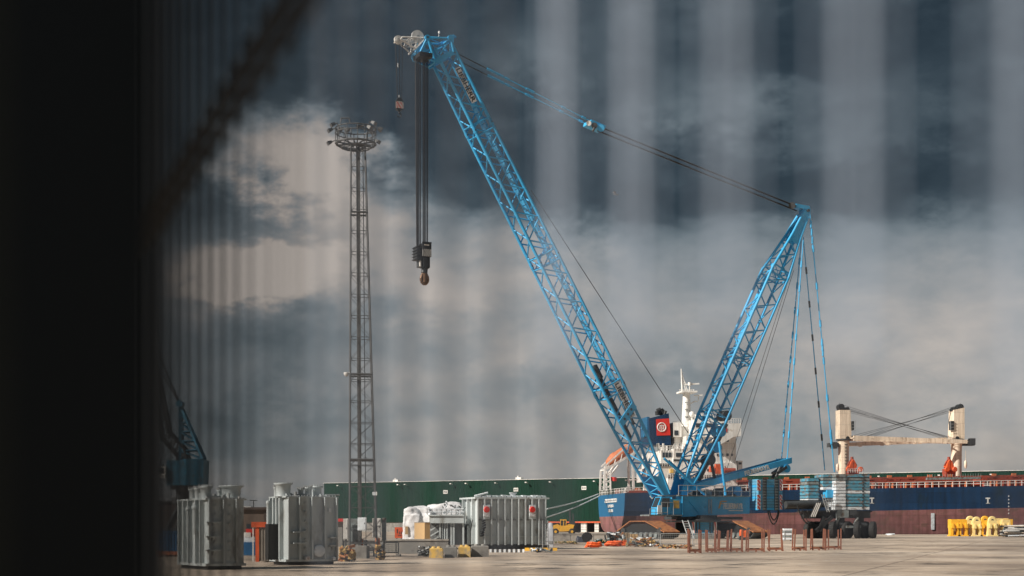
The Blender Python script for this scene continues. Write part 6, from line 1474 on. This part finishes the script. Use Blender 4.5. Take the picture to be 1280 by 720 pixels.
labs = ['yellow steel saddle, leftmost of the stack at the quay edge', 'yellow steel saddle second from the left, without a round eye', 'pale yellow saddle with the first round eye from the left', 'pale yellow saddle with the second round eye', 'deeper yellow saddle with the third round eye', 'yellow saddle with the rightmost round eye', 'pale yellow flat-topped saddle right of the round eyes', 'pale yellow saddle, rightmost of the stack beside the white pipes']
for (px, yt, D, hk_, m), lab in zip(items, labs): saddle(px, yt, D, hk_, lab, m)
b = mb(yel); X = lambda p_: (p_-640)*258/FP
for x0, x1, y0, y1, dd, m in ((1190, 1209, 649, 660, 2.5, yel), (1186, 1191, 657, 664, .3, pyel), (1256, 1266.5, 649, 657, 2.2, yel), (1236, 1262, 647.8, 650, 2.6, pyel)):
    b.box(X(x0), X(x1), 256+dd, 256+dd+2, EYE+(HZ-y1)*258/FP, EYE+(HZ-y0)*258/FP, m)
for x in (1188, 1263): b.box(X(x)-.3, X(x)+.3, 256.8, 258, 0, EYE+(HZ-657)*258/FP, yel)
solo(b, 'yellow_beam_frame', (X(1225), 258, 0), 'long yellow beam frame running behind the row of yellow saddles', 'steel frame', m=yel)
random.seed(77); b = mb(white); D = 240; X = lambda p_: (p_-640)*D/FP
for k in range(22):
    y0 = D+random.uniform(0, 2); z = .15+.27*(k % 7); x0 = X(random.uniform(1253, 1262)); L_ = random.uniform(2.5, 5.5)
    b.tube((x0, y0, z), (x0+L_, y0+random.uniform(-.3, .3), z+random.uniform(-.05, .12)), random.uniform(.08, .17), 8, random.choice([cream, whiteold, rust, white, dark, greyold]))
for x in (1255, 1265, 1275): b.box(X(x), X(x)+.2, D, D+2.2, 0, .14, wood)
solo(b, 'pipe_stack', (X(1265), D, 0), 'jumbled stack of whitish pipes and bars at the right edge beside the yellow saddles', 'pipe stack', m=white)
b = mb(whiteold); p = P(1113, 667, 290); b.lathe(V((p.x, 290, 0)), [(.75, 0), (.8, .12), (.45, .3), (.1, .34)], 14, whiteold); b.tube((p.x-.9, 290, .15), (p.x+.9, 290.1, .2), .15, 8, whiteold)
solo(b, 'mooring_bollard', (p.x, 290, 0), 'small pale bollard on the quay right of the wagon wheels', 'bollard', m=whiteold)

# ---------------------------------------------------------------- bird
D = 150; c = P(770, 243, D); b = mb(skin)
def bm_(x, y, z): return c+V((x, y, z))*1.0
b.lathe(bm_(-.28, 0, 0), [(.01, 0), (.06, .1), (.09, .25), (.07, .42), (.05, .5), (.05, .56), (.01, .62)], 10, skin, V((1, .15, -.05)))
for sg, k in ((-1, .22), (1, .34)):
    b.add([bm_(.02, .0, .02), bm_(-.16, 0, .02), bm_(-.22, sg*.35, .02+k*.6), bm_(-.05, sg*.38, .05+k*.6), bm_(-.38, sg*.75, k*.9), bm_(-.22, sg*.5, k*.95)], [(0, 1, 2, 3), (3, 2, 4, 5)], skin)
    b.add([bm_(.02, .0, .05), bm_(-.16, 0, .05), bm_(-.22, sg*.35, .05+k*.6), bm_(-.05, sg*.38, .08+k*.6), bm_(-.38, sg*.75, k*.9+.02), bm_(-.22, sg*.5, k*.95+.03)], [(3, 2, 1, 0), (5, 4, 2, 3)], skin)
b.prism([bm_(-.28, -.02, 0), bm_(-.42, -.08, .0), bm_(-.42, .08, .0), bm_(-.28, .02, 0)], V((0, 0, .015)), skin)
solo(b, 'gull', tuple(c), 'small dark gull flying in the grey sky to the right of the boom', 'bird', m=skin)

# ---------------------------------------------------------------- the railing beside the camera and the dark wall it runs to
def fence():
    wires = mb(fencem); shadebar = mat('shaded_railing_steel', (.035, .04, .045), .6)  # darker copy of the bar colour, standing for shade on the far bars
    X0, SLP = .300, .386; fx = lambda y: X0-SLP*y
    t = thing('railing_fence', (fx(.8), .8, 0), 'pale vertical bar railing running past close to the camera, thrown far out of focus', 'fence')
    step = .0785; y = .560-step*34; k = 0; b = mb(fencem); random.seed(3)
    while y < 2.42:
        if y > 1.5: dp_, tk = .0045, random.uniform(.0029, .0037)
        elif y > 1.2: dp_, tk = .0045, random.uniform(.0022, .0032)
        else: dp_, tk = .0045, random.uniform(.0009, .0014)
        h_ = V((.2425, .970, 0))*dp_; g_ = V((.970, -.2425, 0))*tk; o = V((fx(y), y, 0)); lo, hi = UP*.05, UP*2.62; mm = shadebar if y > 1.2 else fencem
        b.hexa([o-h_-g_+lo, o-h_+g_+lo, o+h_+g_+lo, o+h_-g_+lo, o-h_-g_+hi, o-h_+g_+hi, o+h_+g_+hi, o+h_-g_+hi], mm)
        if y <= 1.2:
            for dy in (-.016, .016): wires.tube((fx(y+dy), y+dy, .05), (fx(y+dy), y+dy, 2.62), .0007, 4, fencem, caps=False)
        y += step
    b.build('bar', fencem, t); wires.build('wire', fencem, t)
    railm = mat('rail_shade_steel', (.05, .055, .06), .6)
    b = mb(railm); d = V((fx(2.45)-fx(-2.2), 4.65, 0)).normalized(); n_ = V((d.y, -d.x, 0))
    for z, w_ in ((2.008, .0016), (2.03, .0022), (2.052, .0016), (.18, .03)):
        p = V((fx(-2.2), -2.2, z)); q = V((fx(2.45), 2.45, z)); o = -n_*.016; b.hexa([p+o-V((0, 0, w_/2)), q+o-V((0, 0, w_/2)), q+o+n_*-.01-V((0, 0, w_/2)), p+o+n_*-.01-V((0, 0, w_/2)), p+o+V((0, 0, w_/2)), q+o+V((0, 0, w_/2)), q+o+n_*-.01+V((0, 0, w_/2)), p+o+n_*-.01+V((0, 0, w_/2))])
    b.build('rail', railm, t)
    b = mb(wallm)
    for y in (-2.2, 2.46): b.box(fx(y)-.04, fx(y)+.04, y-.04, y+.04, 0, 2.7)
    b.build('post', wallm, t)
fence()
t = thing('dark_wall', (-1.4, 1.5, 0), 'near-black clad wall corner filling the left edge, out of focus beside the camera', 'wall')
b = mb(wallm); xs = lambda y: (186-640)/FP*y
b.prism([V((xs(1.0)-.002, 1.0, 0)), V((-.52, .7, 0)), V((-.52, .5, 0)), V((-3.2, .5, 0)), V((-3.2, 2.7, 0)), V((xs(2.5)-.06, 2.5, 0))], V((0, 0, 3.0))); b.build('cladding', wallm, t)  # visible corner; its unseen near side is extended to shade the railing
b = mb(wallm); b.prism([V((-.52, .498, 0)), V((-.44, .27, 0)), V((-.44, -1.8, 0)), V((-.9, -1.8, 0)), V((-.9, .498, 0))], V((0, 0, 2.030))); b.build('shade_caster', wallm, t)  # unseen low wall, added to shade the lower part of the railing bars
for z0, z1 in ((2.038, 2.052), (2.060, 2.070), (2.080, 2.087), (2.099, 2.103)):  # unseen slats added on top to soften the upper edge of that shadow
    b = mb(wallm); b.prism([V((-.52, .498, z0)), V((-.44, .27, z0)), V((-.44, -1.8, z0)), V((-.46, -1.8, z0)), V((-.46, .27, z0)), V((-.54, .498, z0))], V((0, 0, z1-z0))); b.build('shade_slat', wallm, t)
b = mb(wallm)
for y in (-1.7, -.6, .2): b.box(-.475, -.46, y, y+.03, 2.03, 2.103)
b.build('shade_slat_bracket', wallm, t)
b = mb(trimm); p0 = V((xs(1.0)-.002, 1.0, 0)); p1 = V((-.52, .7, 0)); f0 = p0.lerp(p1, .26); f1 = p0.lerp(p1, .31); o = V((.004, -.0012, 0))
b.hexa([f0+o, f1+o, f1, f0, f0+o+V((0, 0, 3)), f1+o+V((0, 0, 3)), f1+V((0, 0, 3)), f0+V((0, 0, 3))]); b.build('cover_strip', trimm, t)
for o in list(bpy.data.objects):
    if '_o' in o: del o['_o']
